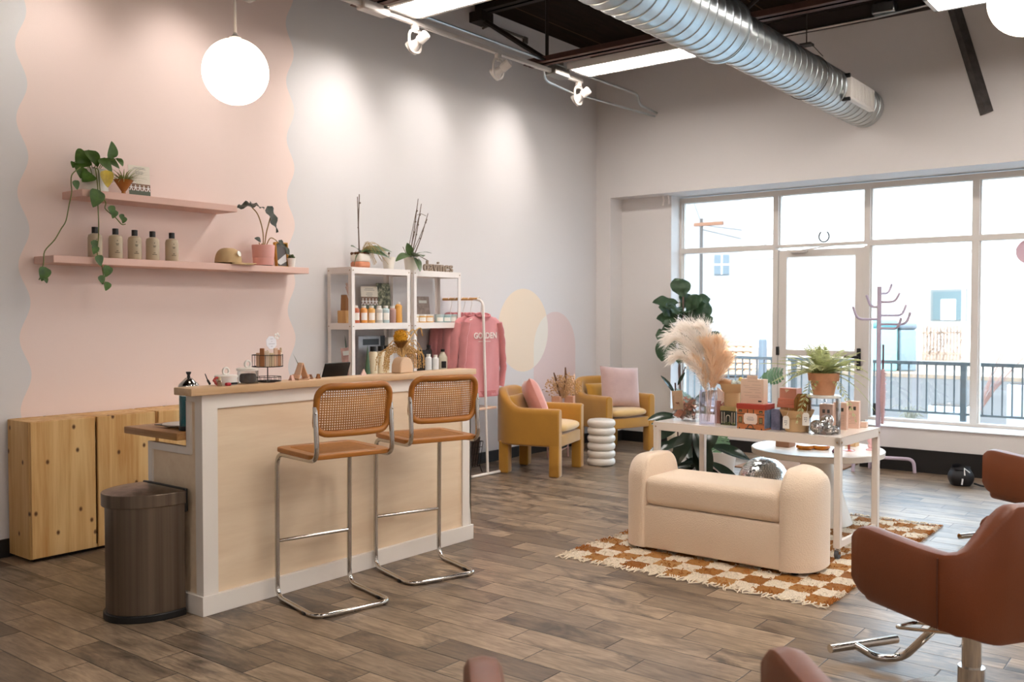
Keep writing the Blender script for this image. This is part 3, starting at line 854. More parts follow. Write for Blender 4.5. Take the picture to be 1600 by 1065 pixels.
sg = [(.034*math.cos(R(22.5+45*k)), .036*math.sin(R(22.5+45*k))) for k in range(8)]
so = MB().prism(sg, -.001, .001, M=frame((0.01, -.02, .205), (1, 0, 0), (0, .1, 1))).build('sign', mat('white_card', (242, 240, 244), .5), t)
b = MB()
for k, ww in enumerate((.016, .006, .04, .012)): b.box(.01-ww/2, -.0235, .224-.013*k, .01+ww/2, -.0225, .2255-.013*k)
b.build('print', mat('grey_print', (150, 146, 152), .6), so)
b = MB()
for k in range(5): b.ball((.046+.012*math.cos(1.256*k), -.02, .238+.012*math.sin(1.256*k)), .007, 8, 6, 1, .3, 1)
b.build('flower', mat('white_petals', (246, 242, 236), .5), so)
for k in range(9):
    a = PI+PI*(k+.5)/9*1.0
    colr = [(214, 176, 146), (172, 112, 70), (226, 206, 184), (206, 184, 150)][k % 4]
    x, y = .068*math.cos(a), .068*math.sin(a)
    tag(MB().rbox(-.012, -.004, 0, .012, .004, .07+.012*((k*5) % 3), .002, 1).build('hair_accessory_packet', mat('packet_%s' % ['peach', 'rust', 'cream', 'straw'][k % 4], colr, .5), None, (3.02+x, 3.975+y, ZL+.084), a+PI/2),
        ['peach', 'rust', 'cream', 'straw'][k % 4]+' packet in the wire carousel, %s from the left' % ['first', 'second', 'third', 'fourth', 'fifth', 'sixth', 'seventh', 'eighth', 'ninth'][k], 'packet', 'packets in the wire carousel')

def claw(x, y, z, h, col, name, label, rz=0):
    t = thing('claw_clip', label, 'hair clip', (x, y, z), rz)
    m = mat(name, col, .25)
    for s in (-1, 1):
        b = MB()
        b.grid(lambda u, v, s=s: ((u-.5)*h*.8*(1-.35*v), s*(.03*h/.095*(1-v)**1.3+.004), h*v*.96), 8, 8)
        for k in range(6):
            xx = (k/5-.5)*h*.7
            b.tube([(xx, s*.028*h/.095, h*.3), (xx*1.05, s*.034*h/.095, h*.12), (xx, s*.012*h/.095, .002)], [.004*h/.095, .0035*h/.095, .0015], 6)
        o = b.build('jaw', m, t)
        q = o.modifiers.new('thickness', 'SOLIDIFY'); q.thickness = .003
    MB().tube([(-h*.22, 0, h*.86), (h*.22, 0, h*.86)], .005*h/.095, 8).build('hinge', mat('rust_hinge', (176, 84, 48), .4), t)
    return t
claw(3.245, 3.985, ZL, .095, (236, 196, 164), 'peach_acrylic', 'large peach claw clip standing on the ledge beside the wire carousel', R(80))
claw(3.175, 3.975, ZL, .03, (234, 190, 172), 'pink_acrylic', 'small pink claw clip on the ledge left of the peach one', R(10))
claw(3.315, 3.99, ZL, .026, (120, 72, 34), 'amber_acrylic', 'small tortoiseshell claw clip next to the peach one', R(20))
claw(3.365, 3.985, ZL, .026, (150, 94, 48), 'honey_acrylic', 'small honey brown claw clip farther right on the ledge', R(-20))

# disinfectant jar on the desk
t = thing('disinfectant_jar', 'tall glass jar of teal disinfectant with steel lid on the lower desk', 'jar', (2.672, 4.15, .881))
MB().lathe([(.044, 0), (.047, .006), (.047, .19), (.045, .19)], 28).build('glass', glass('jar_glass', (225, 240, 240), .25), t)
MB().lathe([(0, .002), (.0445, .002), (.0445, .172), (0, .172)], 28).build('liquid', mat('teal_liquid', (10, 106, 118), .1, coat=.5), t)
MB().lathe([(.049, 0), (.05, .004), (.05, .018), (.047, .022)], 28).build('base', BLACK, t)
MB().lathe([(0, .19), (.05, .19), (.051, .222), (.046, .232), (.015, .262), (0, .264)], 28).build('lid', CHROME, t)
MB().lathe([(0, .262), (.009, .262), (.007, .275), (.013, .287), (.013, .292), (0, .293)], 16).build('knob', BLACK, t)
t = thing('black_comb', 'thin black tail comb leaning up from the ledge beside the steel jar lid', 'comb', (2.70, 4.03, ZL))
MB().tube([(.014, 0, .004), (.0, 0, .026)], .0055, 6).build('spine', BLACK, t)
MB().tube([(.0, 0, .026), (-.014, 0, .058)], [.003, .002], 6).build('tail', BLACK, t)
t = thing('scrunchie', 'small red scrunchie on the ledge near the steel jar lid', 'scrunchie', (2.722, 3.975, ZL))
pp = [((.02+.003*math.sin(9*a))*math.cos(a), .006*math.sin(3*a), .0225+(.016+.002*math.sin(7*a))*math.sin(a)) for a in [2*PI*k/40 for k in range(40)]]
MB().tube(pp, .006, 8, closed=True).build('loop', mat('red_fabric', (190, 84, 78), .8), t)
t = thing('dropper_bottle', 'little clear bottle with a tan stopper on the ledge left of the jars', 'bottle', (2.70, 3.93, ZL))
MB().lathe([(0, 0), (.012, 0), (.013, .004), (.013, .022), (.007, .027), (.007, .03), (0, .03)], 16).build('body', glass('amber_clear', (226, 214, 196), .3), t)
MB().lathe([(0, .029), (.008, .029), (.006, .045), (0, .046)], 12).build('stopper', mat('tan_rubber', (206, 186, 150), .6), t)
tag(MB().rbox(-.014, -.01, 0, .014, .01, .016, .006).build('nail_polish', mat('red_lacquer', (176, 44, 56), .25), None, (2.745, 3.925, ZL)), 'tiny red pot on the ledge in front of the ring lid jars', 'pot')
tag(MB().box(-.18, -.12, 0, .18, .12, .003).build('desk_mat', BLACK, None, (2.86, 4.36, .881)), 'flat black mat on the lower desk', 'mat')
tag(MB().lathe([(0, 0), (.06, 0), (.095, .012), (.095, .016), (.06, .006), (0, .005)], 32).build('plate', mat('grey_white_plate', (198, 190, 182), .35), None, (2.72, 4.29, .884)), 'pale round plate on the black mat behind the teal jar', 'plate')
t = thing('tablet_stand', 'black tablet seen from behind on the desk, over the ledge', 'tablet', (3.715, 4.26, .881))
M = frame((0, 0, .19), (1, .03, 0), (.0, -.35, .94))
MB().rbox(-.10, -.075, -.005, .10, .11, .005, .004, 2, M=M).build('tablet', BLACK, t)
MB().tube([(0, .02, .19), (0, .06, .0)], .012, 8).rbox(-.06, .0, 0, .06, .12, .01, .004).build('stand', mat('grey_stand', (120, 118, 116), .4, .6), t)
tag(MB().add([(-.022, 0, 0), (.022, 0, 0), (0, 0, .036), (-.022, .012, 0), (.022, .012, 0), (0, .008, .036)], [(0, 1, 2), (3, 5, 4), (0, 2, 5, 3), (1, 4, 5, 2), (0, 3, 4, 1)], False).build('paper_tent', mat('pale_pink_card', (236, 206, 200), .6), None, (3.705, 3.985, ZL)), 'little pale pink tent card on the ledge in front of the tablet', 'card')
t = thing('desk_sprig', 'thin dark grass blade rising from a small pot behind the ledge', 'plant', (3.50, 4.22, .881))
MB().lathe([(0, 0), (.04, 0), (.05, .09), (.045, .09), (0, .08)], 20).build('pot', CERA, t)
b = MB(); leaf(b, (0, 0, .08), (-.35, -.2, .9), (0, -1, 0), .30, .012, .25, shape='strap'); leaf(b, (0, 0, .08), (.4, -.1, .6), (0, -1, 0), .2, .012, .3, shape='strap')
b.build('foliage', mat('dark_grass_green', (70, 84, 58), .6), t)

# arch vase with dried arrangement
t = thing('arch_vase', 'sand coloured arch shaped vase on the ledge', 'vase', (4.015, 3.985, ZL))
ap = [(-.055, 0), (.055, 0), (.052, .05)]
for k in range(1, 8):
    a = PI*k/8; ap.append((.03*math.cos(a)+(.014 if math.cos(a) > 0 else -.014)*abs(math.cos(a)), .062+.032*math.sin(a)))
ap.append((-.052, .05))
M = frame((0, .04, 0), (1, 0, 0), (0, 0, 1))
MB().prism(ap, .0, .08, M=M, smooth=False).build('body', mat('sand_stoneware', (226, 196, 164), .7, bump=.0004, bscale=200), t, bevel=.006)
t = thing('dried_bouquet', 'drooping straw coloured dried bouquet with a mustard bloom in the arch vase', 'dried flowers', (4.015, 3.985, ZL+.088))
AMA = mat('golden_straw', (206, 170, 112), .8, var=.25, vscale=60)
b = MB()
random.seed(11)
for k in range(40):
    side = random.choice((-1, -1, 1, 1, 1)); sp = random.uniform(.06, .21 if side > 0 else .14)
    hgt = random.uniform(.035, .125); dy = random.uniform(-.03, .10)
    drop = random.uniform(.05, .085)
    pts = spline([(0, 0, 0), (side*sp*.3, dy*.3, hgt*.8), (side*sp*.7, dy*.7, hgt*.75), (side*sp*.95, dy, hgt*.2), (side*sp, dy*1.1, -drop)], 6)
    b.tube(pts, .0016, 5)
    for p in pts[5:]:
        for q in range(2):
            b.ball(tuple(p+Vector((random.uniform(-.005, .005), random.uniform(-.005, .005), random.uniform(-.005, .005)))), random.uniform(.0022, .004), 5, 4)
for k in range(4):
    b.tube(spline([(0, 0, 0), (-.03+.03*k, .01, .1), (-.01+.06*k, .02, .15+.01*k), (.05+.05*k, .02, .13)], 5), .004, 6)
b.build('sprays', AMA, t)
b = MB(); b.ball((0, 0, 0), .04, 18, 12, 1, 1, .9)
for k in range(220):
    z = random.uniform(-.6, 1); a = random.uniform(0, 2*PI); rr = math.sqrt(1-z*z)
    d = Vector((rr*math.cos(a), rr*math.sin(a), z)); b.tube([d*.036, d*.046], [.003, .001], 4)
bl = b.build('bloom', mat('mustard_bloom', (204, 148, 28), .8, var=.2, vscale=90), t); bl.location = (-.018, -.005, .128)
b = MB().tube([(0, 0, 0), (-.018, -.005, .1)], .003, 6)
for k in range(26):
    a = 2*PI*k/26; b.tube([(-.018+.012*math.cos(a), -.005+.012*math.sin(a), .065), (-.018+.042*math.cos(a), -.005+.042*math.sin(a), .105)], [.004, .002], 4)
b.build('bloom_stem', mat('brown_bracts', (126, 88, 40), .8), t)
# ---------------- pink wall shelves ----------------
PINKP = mat('pink_shelf_paint', (224, 186, 172), .5)
def wshelf(x0, x1, zt, label):
    t = MB().rbox(0, 0, -.046, x1-x0, .25, 0, .003, 1).build('wall_shelf', PINKP, None, (x0, 5.599, zt))
    return tag(t, label, 'shelf')
wshelf(2.705, 4.645, 1.815, 'long lower pink floating shelf carrying the bottles and the cap')
wshelf(2.885, 4.006, 2.228, 'shorter upper pink floating shelf carrying the trailing pothos')
ZA, ZB = 1.815, 2.228
POTH = leafmat('pothos_green', (70, 100, 36), .4, .4, 18, .25)
VINE = mat('pothos_vine', (104, 112, 52), .6)
t = thing('trailing_pothos', 'trailing pothos in a white pot at the left of the upper shelf', 'potted plant', (3.015, 5.70, ZB))
MB().lathe([(0, 0), (.082, 0), (.084, .004), (.074, .135), (.078, .14), (.072, .14), (.068, .12), (0, .12)], 32).build('pot', mat('frosted_white_pot', (226, 222, 212), .35), t)
o0 = Vector((3.015, 5.70, ZB))
V1 = [(2.886, 5.62, 2.36), (2.814, 5.575, 2.306), (2.806, 5.575, 2.255), (2.809, 5.575, 2.198), (2.792, 5.575, 2.119), (2.771, 5.575, 2.021), (2.74, 5.575, 1.969), (2.701, 5.575, 1.902), (2.643, 5.575, 1.834), (2.635, 5.575, 1.766), (2.619, 5.575, 1.69), (2.607, 5.575, 1.663)]
V2 = [(2.985, 5.66, 2.37), (2.966, 5.59, 2.36), (2.97, 5.575, 2.269), (2.973, 5.575, 2.214), (2.972, 5.575, 2.128), (2.975, 5.575, 2.037), (2.973, 5.575, 1.939), (2.964, 5.575, 1.859), (2.968, 5.575, 1.812), (2.988, 5.575, 1.773), (2.999, 5.575, 1.722), (3.007, 5.575, 1.663)]
V3 = [(3.0, 5.66, 2.37), (2.985, 5.59, 2.35), (2.989, 5.575, 2.216), (3.022, 5.575, 2.156), (3.017, 5.575, 2.12), (3.05, 5.575, 2.091), (3.087, 5.575, 2.066), (3.125, 5.575, 2.029), (3.151, 5.575, 2.031)]
b = MB()
for V in (V1, V2, V3): b.tube(spline([Vector(p)-o0 for p in V], 4), .0035, 6)
b2 = MB()
LV = [(2.827, 2.249, .05), (2.646, 1.706, .075), (2.642, 1.664, .03), (2.974, 2.185, .10), (2.937, 1.895, .05), (2.955, 1.863, .05), (2.965, 1.80, .06), (3.034, 1.735, .065), (2.98, 1.68, .05), (3.03, 1.640, .05), (3.051, 2.115, .055), (3.081, 2.093, .05), (3.119, 2.075, .04), (3.144, 2.06, .04)]
for k, (x, z, l) in enumerate(LV):
    leaf(b2, Vector((x, 5.572, z+l*.45))-o0, ((-1)**k*.3, -.15, -1), (.15, -1, .2), l*1.2, l*1.05, .15, shape='heart', fold=.1)
LT = [(2.931, 2.44, .1), (2.971, 2.445, .1), (3.084, 2.475, .09), (3.113, 2.43, .08), (3.15, 2.435, .05), (3.033, 2.404, .09), (2.93, 2.406, .085), (2.897, 2.345, .075), (2.929, 2.31, .08), (2.868, 2.383, .04)]
for k, (x, z, l) in enumerate(LT):
    c = Vector((x, 5.66-.03*(k % 3), z))-o0
    dx = c.x
    d = Vector((dx*3+(.25 if k % 2 else -.25), -.25, .5 if k == 2 else -.35))
    leaf(b2, c-d.normalized()*l*.45, d, (.1, -.75, .65), l*1.25, l*1.1, .18, shape='heart', fold=.12)
    b.tube(spline([(dx*.15, 0, .12), (dx*.5, -.01, .19), c-d.normalized()*l*.45], 4), .0025, 5)
b.build('vines', VINE, t); b2.build('foliage', POTH, t)
b = MB(); leaf(b, Vector((3.02, 5.565, 2.355))-o0, (.12, -.1, -1), (.1, -1, .1), .11, .095, .12, shape='heart', fold=.1)
b.build('yellowed_leaf', mat('yellow_variegated', (176, 150, 34), .4, var=.4, vscale=14), t)['label'] = 'yellow patched leaf'

t = thing('spider_plant', 'small spider plant in an amber cone glass on the upper shelf', 'potted plant', (3.20, 5.68, ZB))
MB().lathe([(0, 0), (.022, 0), (.014, .012), (.012, .02), (.062, .095), (.058, .095), (.0, .03)], 24).build('cone_pot', mat('amber_glass', (168, 104, 44), .12, coat=.4), t)
b = MB(); random.seed(3)
for k in range(80):
    a = random.uniform(0, 2*PI); e = random.uniform(.3, 1.2)
    leaf(b, (.03*math.cos(a), .03*math.sin(a), .09), (math.cos(a)*math.cos(e), math.sin(a)*math.cos(e), math.sin(e)), (0, 0, 1), random.uniform(.08, .15), .009, random.uniform(.3, .8), shape='strap')
b.build('foliage', mat('spider_green', (150, 156, 84), .5, var=.25, vscale=40), t)

CREAM = mat('cream_card', (232, 224, 208), .6)
def doll_card(x, y, z, w_, h_, label, tilt=.06, b0=0.0):
    t = thing('photo_card', label, 'card', (x, y, z))
    M = frame((0, 0, 0), (1, 0, 0), (0, math.sin(tilt), math.cos(tilt))); D = b0*h_
    MB().box(-w_/2, 0, -.0015, w_/2, h_, .0015, M=M).build('card', CREAM, t)
    MB().box(-w_/2, 0, .0015, w_/2, h_*.2+D, .0022, M=M).build('grass_band', mat('print_green', (92, 100, 84), .6), t)
    MB().box(-w_/2, h_*.2+D, .0015, w_/2, h_*.42+D, .0022, M=M).build('wood_band', mat('print_brown', (134, 104, 84), .6, var=.3, vscale=30), t)
    b = MB()
    for k in range(5):
        u = -w_/2+w_*(k+.5)/5
        b.lathe([(0, 0), (w_*.03, 0), (w_*.03, .001), (0, .001)], 10, (u, h_*.36+D, .0022), M=M)
        for sx in (-1, 1):
            b.add([(u, h_*.34+D, .003), (u+sx*w_*.09, h_*.2+D, .003), (u+sx*w_*.055, h_*.19+D, .003), (u-sx*.001, h_*.28+D, .003)], [(0, 1, 2, 3)], False, M)
            b.add([(u, h_*.335+D, .003), (u+sx*w_*.1, h_*.30+D, .003), (u+sx*w_*.1, h_*.285+D, .003), (u, h_*.30+D, .003)], [(0, 1, 2, 3)], False, M)
    b.build('paper_dolls', mat('white_print', (244, 242, 238), .6), t)
    b = MB()
    for k, ww in enumerate((.5, .62, .0, .35, .4, .3)):
        if ww: b.box(-w_*ww/2, h_*(.93-.04*k), .0015, w_*ww/2, h_*(.942-.04*k), .0022, M=M)
    b.build('print_lines', mat('grey_print_lines', (150, 146, 140), .6), t)
    return t
doll_card(3.325, 5.70, ZB, .15, .205, 'photo card with a row of white paper dolls on the upper pink shelf')

BOT = mat('beige_bottle', (184, 168, 142), .35)
def pump_bottle(x, label):
    t = thing('shampoo_bottle', label, 'bottle', (x, 5.69, ZA), group='beige bottles on the pink shelf')
    MB().lathe([(0, 0), (.040, 0), (.043, .005), (.043, .125), (.038, .145), (.02, .155), (.0, .155)], 28).build('body', BOT, t)
    MB().lathe([(0, .153), (.019, .153), (.019, .192), (.018, .194), (0, .194)], 20).build('cap', BLACK, t)
    b = MB()
    for zz, ww in ((.115, .006), (.095, .02), (.088, .014), (.05, .012), (.04, .03)):
        a0 = R(-104); da = ww/.0435
        b.grid(lambda u, v, zz=zz, da=da: (.0435*math.cos(a0+(u-.5)*da), .0435*math.sin(a0+(u-.5)*da), zz+(v-.5)*(.004 if zz != .115 else .006)), 4, 1)
    b.build('print', mat('dark_print', (84, 76, 64), .6), t)
    return t
for x, s_ in zip((3.011, 3.147, 3.278, 3.405, 3.546), ('first beige bottle with black cap from the left, behind the hanging vine', 'second beige bottle with black cap from the left on the lower shelf', 'middle of the five beige bottles with black caps', 'fourth beige bottle with black cap from the left on the lower shelf', 'rightmost of the five beige bottles with black caps')):
    pump_bottle(x, s_)

t = thing('baseball_cap', 'tan baseball cap with a white flower patch on the lower pink shelf', 'cap', (3.99, 5.69, ZA))
KH = mat('khaki_cotton', (186, 158, 116), .85, bump=.0004, bscale=300)
MB().grid(lambda u, v: (.098*math.cos(2*PI*u)*math.cos(v*PI/2)**.6, .085*math.sin(2*PI*u)*math.cos(v*PI/2)**.6, .012+.105*math.sin(v*PI/2)), 32, 10, closeu=True).build('crown', KH, t)
b = MB().grid(lambda u, v: Vector((.065+.125*v*math.sin(PI*(.15+.7*u))**.7-.05+.05*v, -.03+(u-.5)*-.17*(1-.25*v), .016-.014*(2*u-1)**2-.004*v)), 14, 6)
br = b.build('brim', KH, t); q = br.modifiers.new('thickness', 'SOLIDIFY'); q.thickness = .005; q.offset = -1
br.rotation_euler = (0, 0, R(-28))
b = MB().lathe([(.008, 0), (.02, 0), (.02, .003), (.008, .003)], 18, M=frame((.03, -.085, .075), (1, .33, 0), (-.1, .3, 1)))
b.build('patch', mat('white_patch', (240, 236, 226), .7), t)

t = thing('pink_planter', 'pink two-part planter with a dark leaved alocasia on the lower shelf', 'potted plant', (4.285, 5.68, ZA))
PKP = mat('pink_planter_plastic', (226, 168, 158), .4)
MB().lathe([(0, .006), (.07, .006), (.072, .01), (.077, .058), (.0775, .062)], 36).build('saucer_base', PKP, t)
MB().lathe([(.0775, .063), (.0785, .066), (.083, .15), (.083, .154), (.078, .154), (.074, .13), (0, .13)], 36).build('pot', PKP, t)
MB().lathe([(0, 0), (.066, 0), (.066, .006), (0, .006)], 24).build('foot', mat('dark_grey_rubber', (70, 66, 62), .7), t)
b = MB(); ALO = mat('alocasia_dark', (44, 48, 34), .35, var=.4, vscale=40)
b.tube(spline([(0, 0, .13), (-.01, -.01, .25), (-.06, -.02, .37), (-.13, -.02, .435)], 6), .0045, 7)
b.tube(spline([(.01, 0, .13), (.02, -.01, .24), (.05, -.02, .36)], 6), .0045, 7)
b.tube(spline([(.015, 0, .13), (.045, -.02, .205), (.09, -.02, .20), (.135, -.02, .165)], 6), .004, 7)
b.tube([(-.01, 0, .12), (-.045, -.01, .17)], .004, 6); b.lathe([(0, .12), (.02, .12), (.015, .165), (0, .17)], 10)
b.build('stems', mat('alocasia_stem', (150, 118, 66), .5), t)
b = MB()
leaf(b, (-.075, -.02, .445), (-1, -.1, -.15), (.0, -.5, 1), .19, .085, .12, shape='heart', wave=.012)
leaf(b, (-.13, -.02, .44), (1, -.05, -.02), (0, -.5, 1), .13, .07, .15, shape='heart', wave=.012)
leaf(b, (.02, -.02, .44), (.55, -.1, -1), (.3, -1, .3), .21, .105, .1, shape='heart', wave=.012)
leaf(b, (.12, -.02, .195), (.75, -.25, -.8), (.4, -.8, .5), .19, .075, .12, shape='heart', wave=.01)
leaf(b, (-.03, -.01, .185), (-.9, -.2, .3), (0, -1, .5), .06, .045, .2, shape='heart')
b.build('foliage', ALO, t)

t = thing('gold_photo_frame', 'slim gold frame behind the alocasia at the right end of the lower shelf', 'photo frame', (4.50, 5.74, ZA))
M = frame((0, 0, 0), (1, 0, 0), (0, .12, 1))
MB().box(-.058, 0, -.008, -.05, .19, .02, M=M).box(.05, 0, -.008, .058, .19, .02, M=M).box(-.05, 0, -.008, .05, .008, .02, M=M).box(-.05, .182, -.008, .05, .19, .02, M=M).build('frame', mat('brushed_gold', (196, 142, 66), .35, .8), t)
po = MB().box(-.05, .008, -.004, .05, .182, -.001, M=M).build('photo', mat('photo_grey', (96, 92, 92), .4), t)
MB().add([(-.05, .04, .001), (.05, .11, .001), (.05, .05, .001), (-.01, .02, .001)], [(0, 3, 2, 1)], False, M).build('photo_light', mat('photo_light', (214, 216, 216), .4), po)
t = thing('mini_cactus', 'tiny cactus in a small white pot at the right end of the lower shelf', 'potted plant', (4.515, 5.645, ZA))
MB().lathe([(0, 0), (.022, 0), (.031, .068), (.028, .068), (.026, .06), (0, .06)], 24).build('pot', CERA, t)
b = MB()
for k in range(7): b.ball((.014*math.cos(k*.9), .014*math.sin(k*.9), .072+.006*(k % 3)), .013, 8, 6)
b.build('cactus', mat('cactus_green', (70, 84, 50), .7), t)

# ---------------- white shelf units ----------------
SHW = mat('white_powder_coat', (236, 228, 222), .38)
def shelf_unit(x, w_, label):
    t = thing('metal_shelf_unit', label, 'shelf unit', (x, 5.53, 0), group='white metal shelf units')
    d_ = .285; b = MB()
    for px in (0, w_):
        for py in (0, d_):
            sx = 1 if px == 0 else -1; sy = 1 if py == 0 else -1
            p = MB().box(px, py, 0, px+sx*.036, py+sy*.002, 1.835).box(px, py, 0, px+sx*.002, py+sy*.036, 1.835)
            p.build('post', SHW, t)
    for zt in (1.835, 1.39, .935, .48, .09):
        s_ = MB().box(.003, .003, zt-.012, w_-.003, d_-.003, zt)
        s_.box(.003, -.002, zt-.05, w_-.003, 0.001, zt).box(.003, d_-.001, zt-.05, w_-.003, d_+.002, zt)
        s_.box(-.002, .0, zt-.05, .001, d_, zt).box(w_-.001, 0, zt-.05, w_+.002, d_, zt)
        s_.build('shelf', SHW, t)
    b = MB()
    for zt in (1.81, 1.365, .91, .455):
        for px in (.018, w_-.018): b.lathe([(0, 0), (.005, 0), (.004, .003), (0, .003)], 8, M=frame((px, -.002, zt), (1, 0, 0), (0, 0, 1)))
        for py in (.018, d_-.018): b.lathe([(0, 0), (.005, 0), (.004, .003), (0, .003)], 8, M=frame((-.002, py, zt), (0, 1, 0), (0, 0, -1)))
    b.build('bolts', mat('tan_bolt', (170, 140, 108), .4, .6), t)
    return t
shelf_unit(5.01, .66, 'left white metal shelf unit with the orchid pots on top')
shelf_unit(5.712, .605, 'right white metal shelf unit with the taupe letters on top')
Z0, Z1, Z2 = 1.836, 1.391, .936
# orchids
OL = mat('orchid_leaf', (70, 92, 50), .35, var=.25, vscale=12)
STK = mat('grey_brown_stake', (104, 86, 72), .7)
t = thing('orchid_pot', 'white and terracotta square pot with a bare orchid stake and long leaves', 'potted plant', (5.235, 5.67, Z0))
MB().rbox(-.062, -.062, 0, .062, .062, .055, .02).build('pot_base', mat('terracotta_glaze', (206, 134, 100), .5), t)
MB().rbox(-.063, -.063, .05, .063, .063, .118, .02).build('pot', mat('white_pot_glaze', (232, 224, 212), .45), t)
b = MB(); random.seed(5)
for k in range(14): b.ball((random.uniform(-.055, .055), random.uniform(-.055, .055), .118), .014, 6, 5)
b.build('bark', mat('bark_brown', (112, 70, 40), .9), t)
MB().tube([(-.01, 0, .1), (-.02, 0, .35), (-.008, 0, .60)], [.006, .005, .004], 6).tube([(-.005, .01, .1), (-.02, .01, .58)], .0035, 5).ball((-.006, -.004, .53), .008, 6, 5).ball((-.022, 0, .33), .007, 6, 5).build('stake', STK, t)
b = MB()
leaf(b, (-.02, -.02, .13), (-.8, -.3, .55), (0, -.5, 1), .13, .08, .3)
leaf(b, (0, 0, .13), (1, -.15, .35), (0, -.6, 1), .37, .10, .32)
leaf(b, (0, -.02, .13), (.9, -.4, .25), (0, -.7, 1), .28, .11, .5)
leaf(b, (-.01, -.02, .12), (.5, -.6, .45), (0, 0, 1), .13, .05, .4)
leaf(b, (-.04, -.02, .115), (-.7, -.45, -.1), (0, 0, 1), .17, .014, .6, shape='strap')
b.build('foliage', OL, t)
b = MB()
for k in range(26):
    e = Vector((random.uniform(.05, .22), random.uniform(-.12, .0), random.uniform(.0, .1)))
    b.tube(spline([(.02, 0, .13), e*.5+Vector((0, 0, .17)), e+Vector((0, 0, .03))], 4), .0015, 4)
b.build('dry_grass', mat('dry_grass_tan', (186, 160, 112), .8), t)
t = thing('small_white_pot', 'plain white tapered pot between the two orchids on the shelf unit', 'pot', (5.565, 5.68, Z0))
MB().lathe([(0, 0), (.042, 0), (.055, .105), (.051, .105), (.048, .09), (0, .09)], 28).build('pot', mat('white_pot_glaze', (232, 224, 212), .45), t)
MB().tube([(0, 0, .09), (.004, 0, .135)], .003, 5).ball((.005, 0, .14), .01, 8, 6).build('sprout', STK, t)
t = thing('orchid_pot', 'white round pot with three bare orchid stakes and drooping leaves', 'potted plant', (5.825, 5.67, Z0))
MB().lathe([(0, 0), (.05, 0), (.066, .115), (.062, .115), (.058, .1), (0, .1)], 28).build('pot', mat('white_pot_glaze', (232, 224, 212), .45), t)
b = MB()
for x0, x1, zt in ((-.02, .09, .63), (.0, .13, .59), (.02, .215, .515)):
    b.tube([(x0, 0, .1), (x0*.4+x1*.55, 0, zt*.58), (x1, 0, zt)], [.005, .0045, .003], 6)
    b.tube([(x0-.03, 0.01, .1), (x0*.5+x1*.5-.01, 0.01, zt*.55), (x1-.006, .005, zt*.9)], .003, 5)
    for f in (.45, .62, .8): b.ball((x0+(x1-x0)*f+.004, -.004, .1+(zt-.1)*f), .008, 6, 5)
b.tube([(.08, 0, .49), (.12, 0, .505), (.19, 0, .49)], .0025, 5).tube([(-.03, 0, .1), (-.12, -.02, .2)], .003, 5).tube([(.02, 0, .11), (.1, 0, .135), (.21, -.01, .095)], .0035, 5)
b.build('stakes', STK, t)
b = MB()
leaf(b, (-.02, -.02, .12), (-1, -.5, .4), (0, -.4, 1), .24, .09, .6)
leaf(b, (0, -.03, .12), (-.3, -1, .5), (0, -.5, 1), .18, .12, .5)
leaf(b, (-.02, -.05, .12), (-.25, -.9, -.5), (0, -1, .4), .19, .075, .3)
leaf(b, (.02, 0, .12), (.9, -.1, .75), (0, 0, 1), .21, .05, .5)
leaf(b, (0, 0, .12), (-.5, -.2, .9), (-.5, -.6, .3), .13, .07, .2)
leaf(b, (.03, -.055, .11), (.15, -.5, -1), (0, -1, .2), .08, .035, .1)
b.build('foliage', OL, t)
tx = text_mb('davines', .130, .010, 'LEFT', .002)
o = MB().merge(tx, frame((5.90, 5.60, Z0+.002), (1, .0, 0), (0, 0, 1))).build('letter_sign', mat('taupe_letters', (148, 130, 112), .6), None)
bpy.context.view_layer.update()
tag(o, 'taupe cut-out letters reading davines on top of the right shelf unit', 'sign')

# goods on the second shelf
BAM = wood('bamboo', (222, 176, 112), (196, 142, 80), 'z', 16, .45)
t = thing('bamboo_holder', 'bamboo block and wedge holding a pale packet on the left shelf unit', 'display', (5.06, 5.645, Z1))
MB().rbox(-.052, -.05, 0, .052, .05, .10, .003, 1).build('block', BAM, t)
MB().add([(-.035, -.03, .1), (.03, -.03, .1), (.03, .03, .1), (-.035, .03, .1), (-.03, -.03, .225), (-.02, .03, .225), (-.02, -.03, .225), (-.03, .03, .225)], [(0, 1, 6, 4), (1, 2, 5, 6), (2, 3, 7, 5), (3, 0, 4, 7), (4, 6, 5, 7)], False).build('wedge', wood('dark_bamboo', (164, 112, 62), (140, 90, 46), 'z', 16, .5), t)
MB().rbox(-.02, -.10, -.006, .02, .10, .006, .005, 2, M=frame((.012, -.04, .20), (.94, 0, .28), (-.28, .1, .94))).rbox(-.01, .10, -.004, .01, .125, .004, .003, 1, M=frame((.012, -.04, .20), (.94, 0, .28), (-.28, .1, .94))).build('packet', mat('blush_packet', (206, 172, 156), .5), t)
doll_card(5.43, 5.76, Z1, .19, .305, 'larger photo card with white paper dolls on the left shelf unit', b0=.29)
t = thing('leaf_poster', 'dark green leafy photo panel leaning at the back of the left shelf unit', 'poster', (5.60, 5.76, Z1))
M = frame((0, 0, 0), (1, 0, 0), (0, .08, 1))
lm = mat('leafy_print', (96, 104, 82), .6)
n = NT(lm); vo = n.noise(n.obj(), 26, 4, .65)
n.l.new(n.ramp(vo, [(.36, rgb(54, 60, 48)), (.5, rgb(110, 112, 84)), (.66, rgb(196, 188, 160))]), n.n['Principled BSDF'].inputs['Base Color'])
MB().box(-.075, 0, -.006, .075, .335, .006, M=M).build('panel', lm, t)
b = MB()
for k, ww in enumerate((.03, .09, .1, .085, .1)): b.box(-.04-.0, .115-.012*k, .006, -.04+ww, .119-.012*k, .0068, M=M)
b.build('print_lines', mat('pale_print', (208, 206, 196), .6), t)
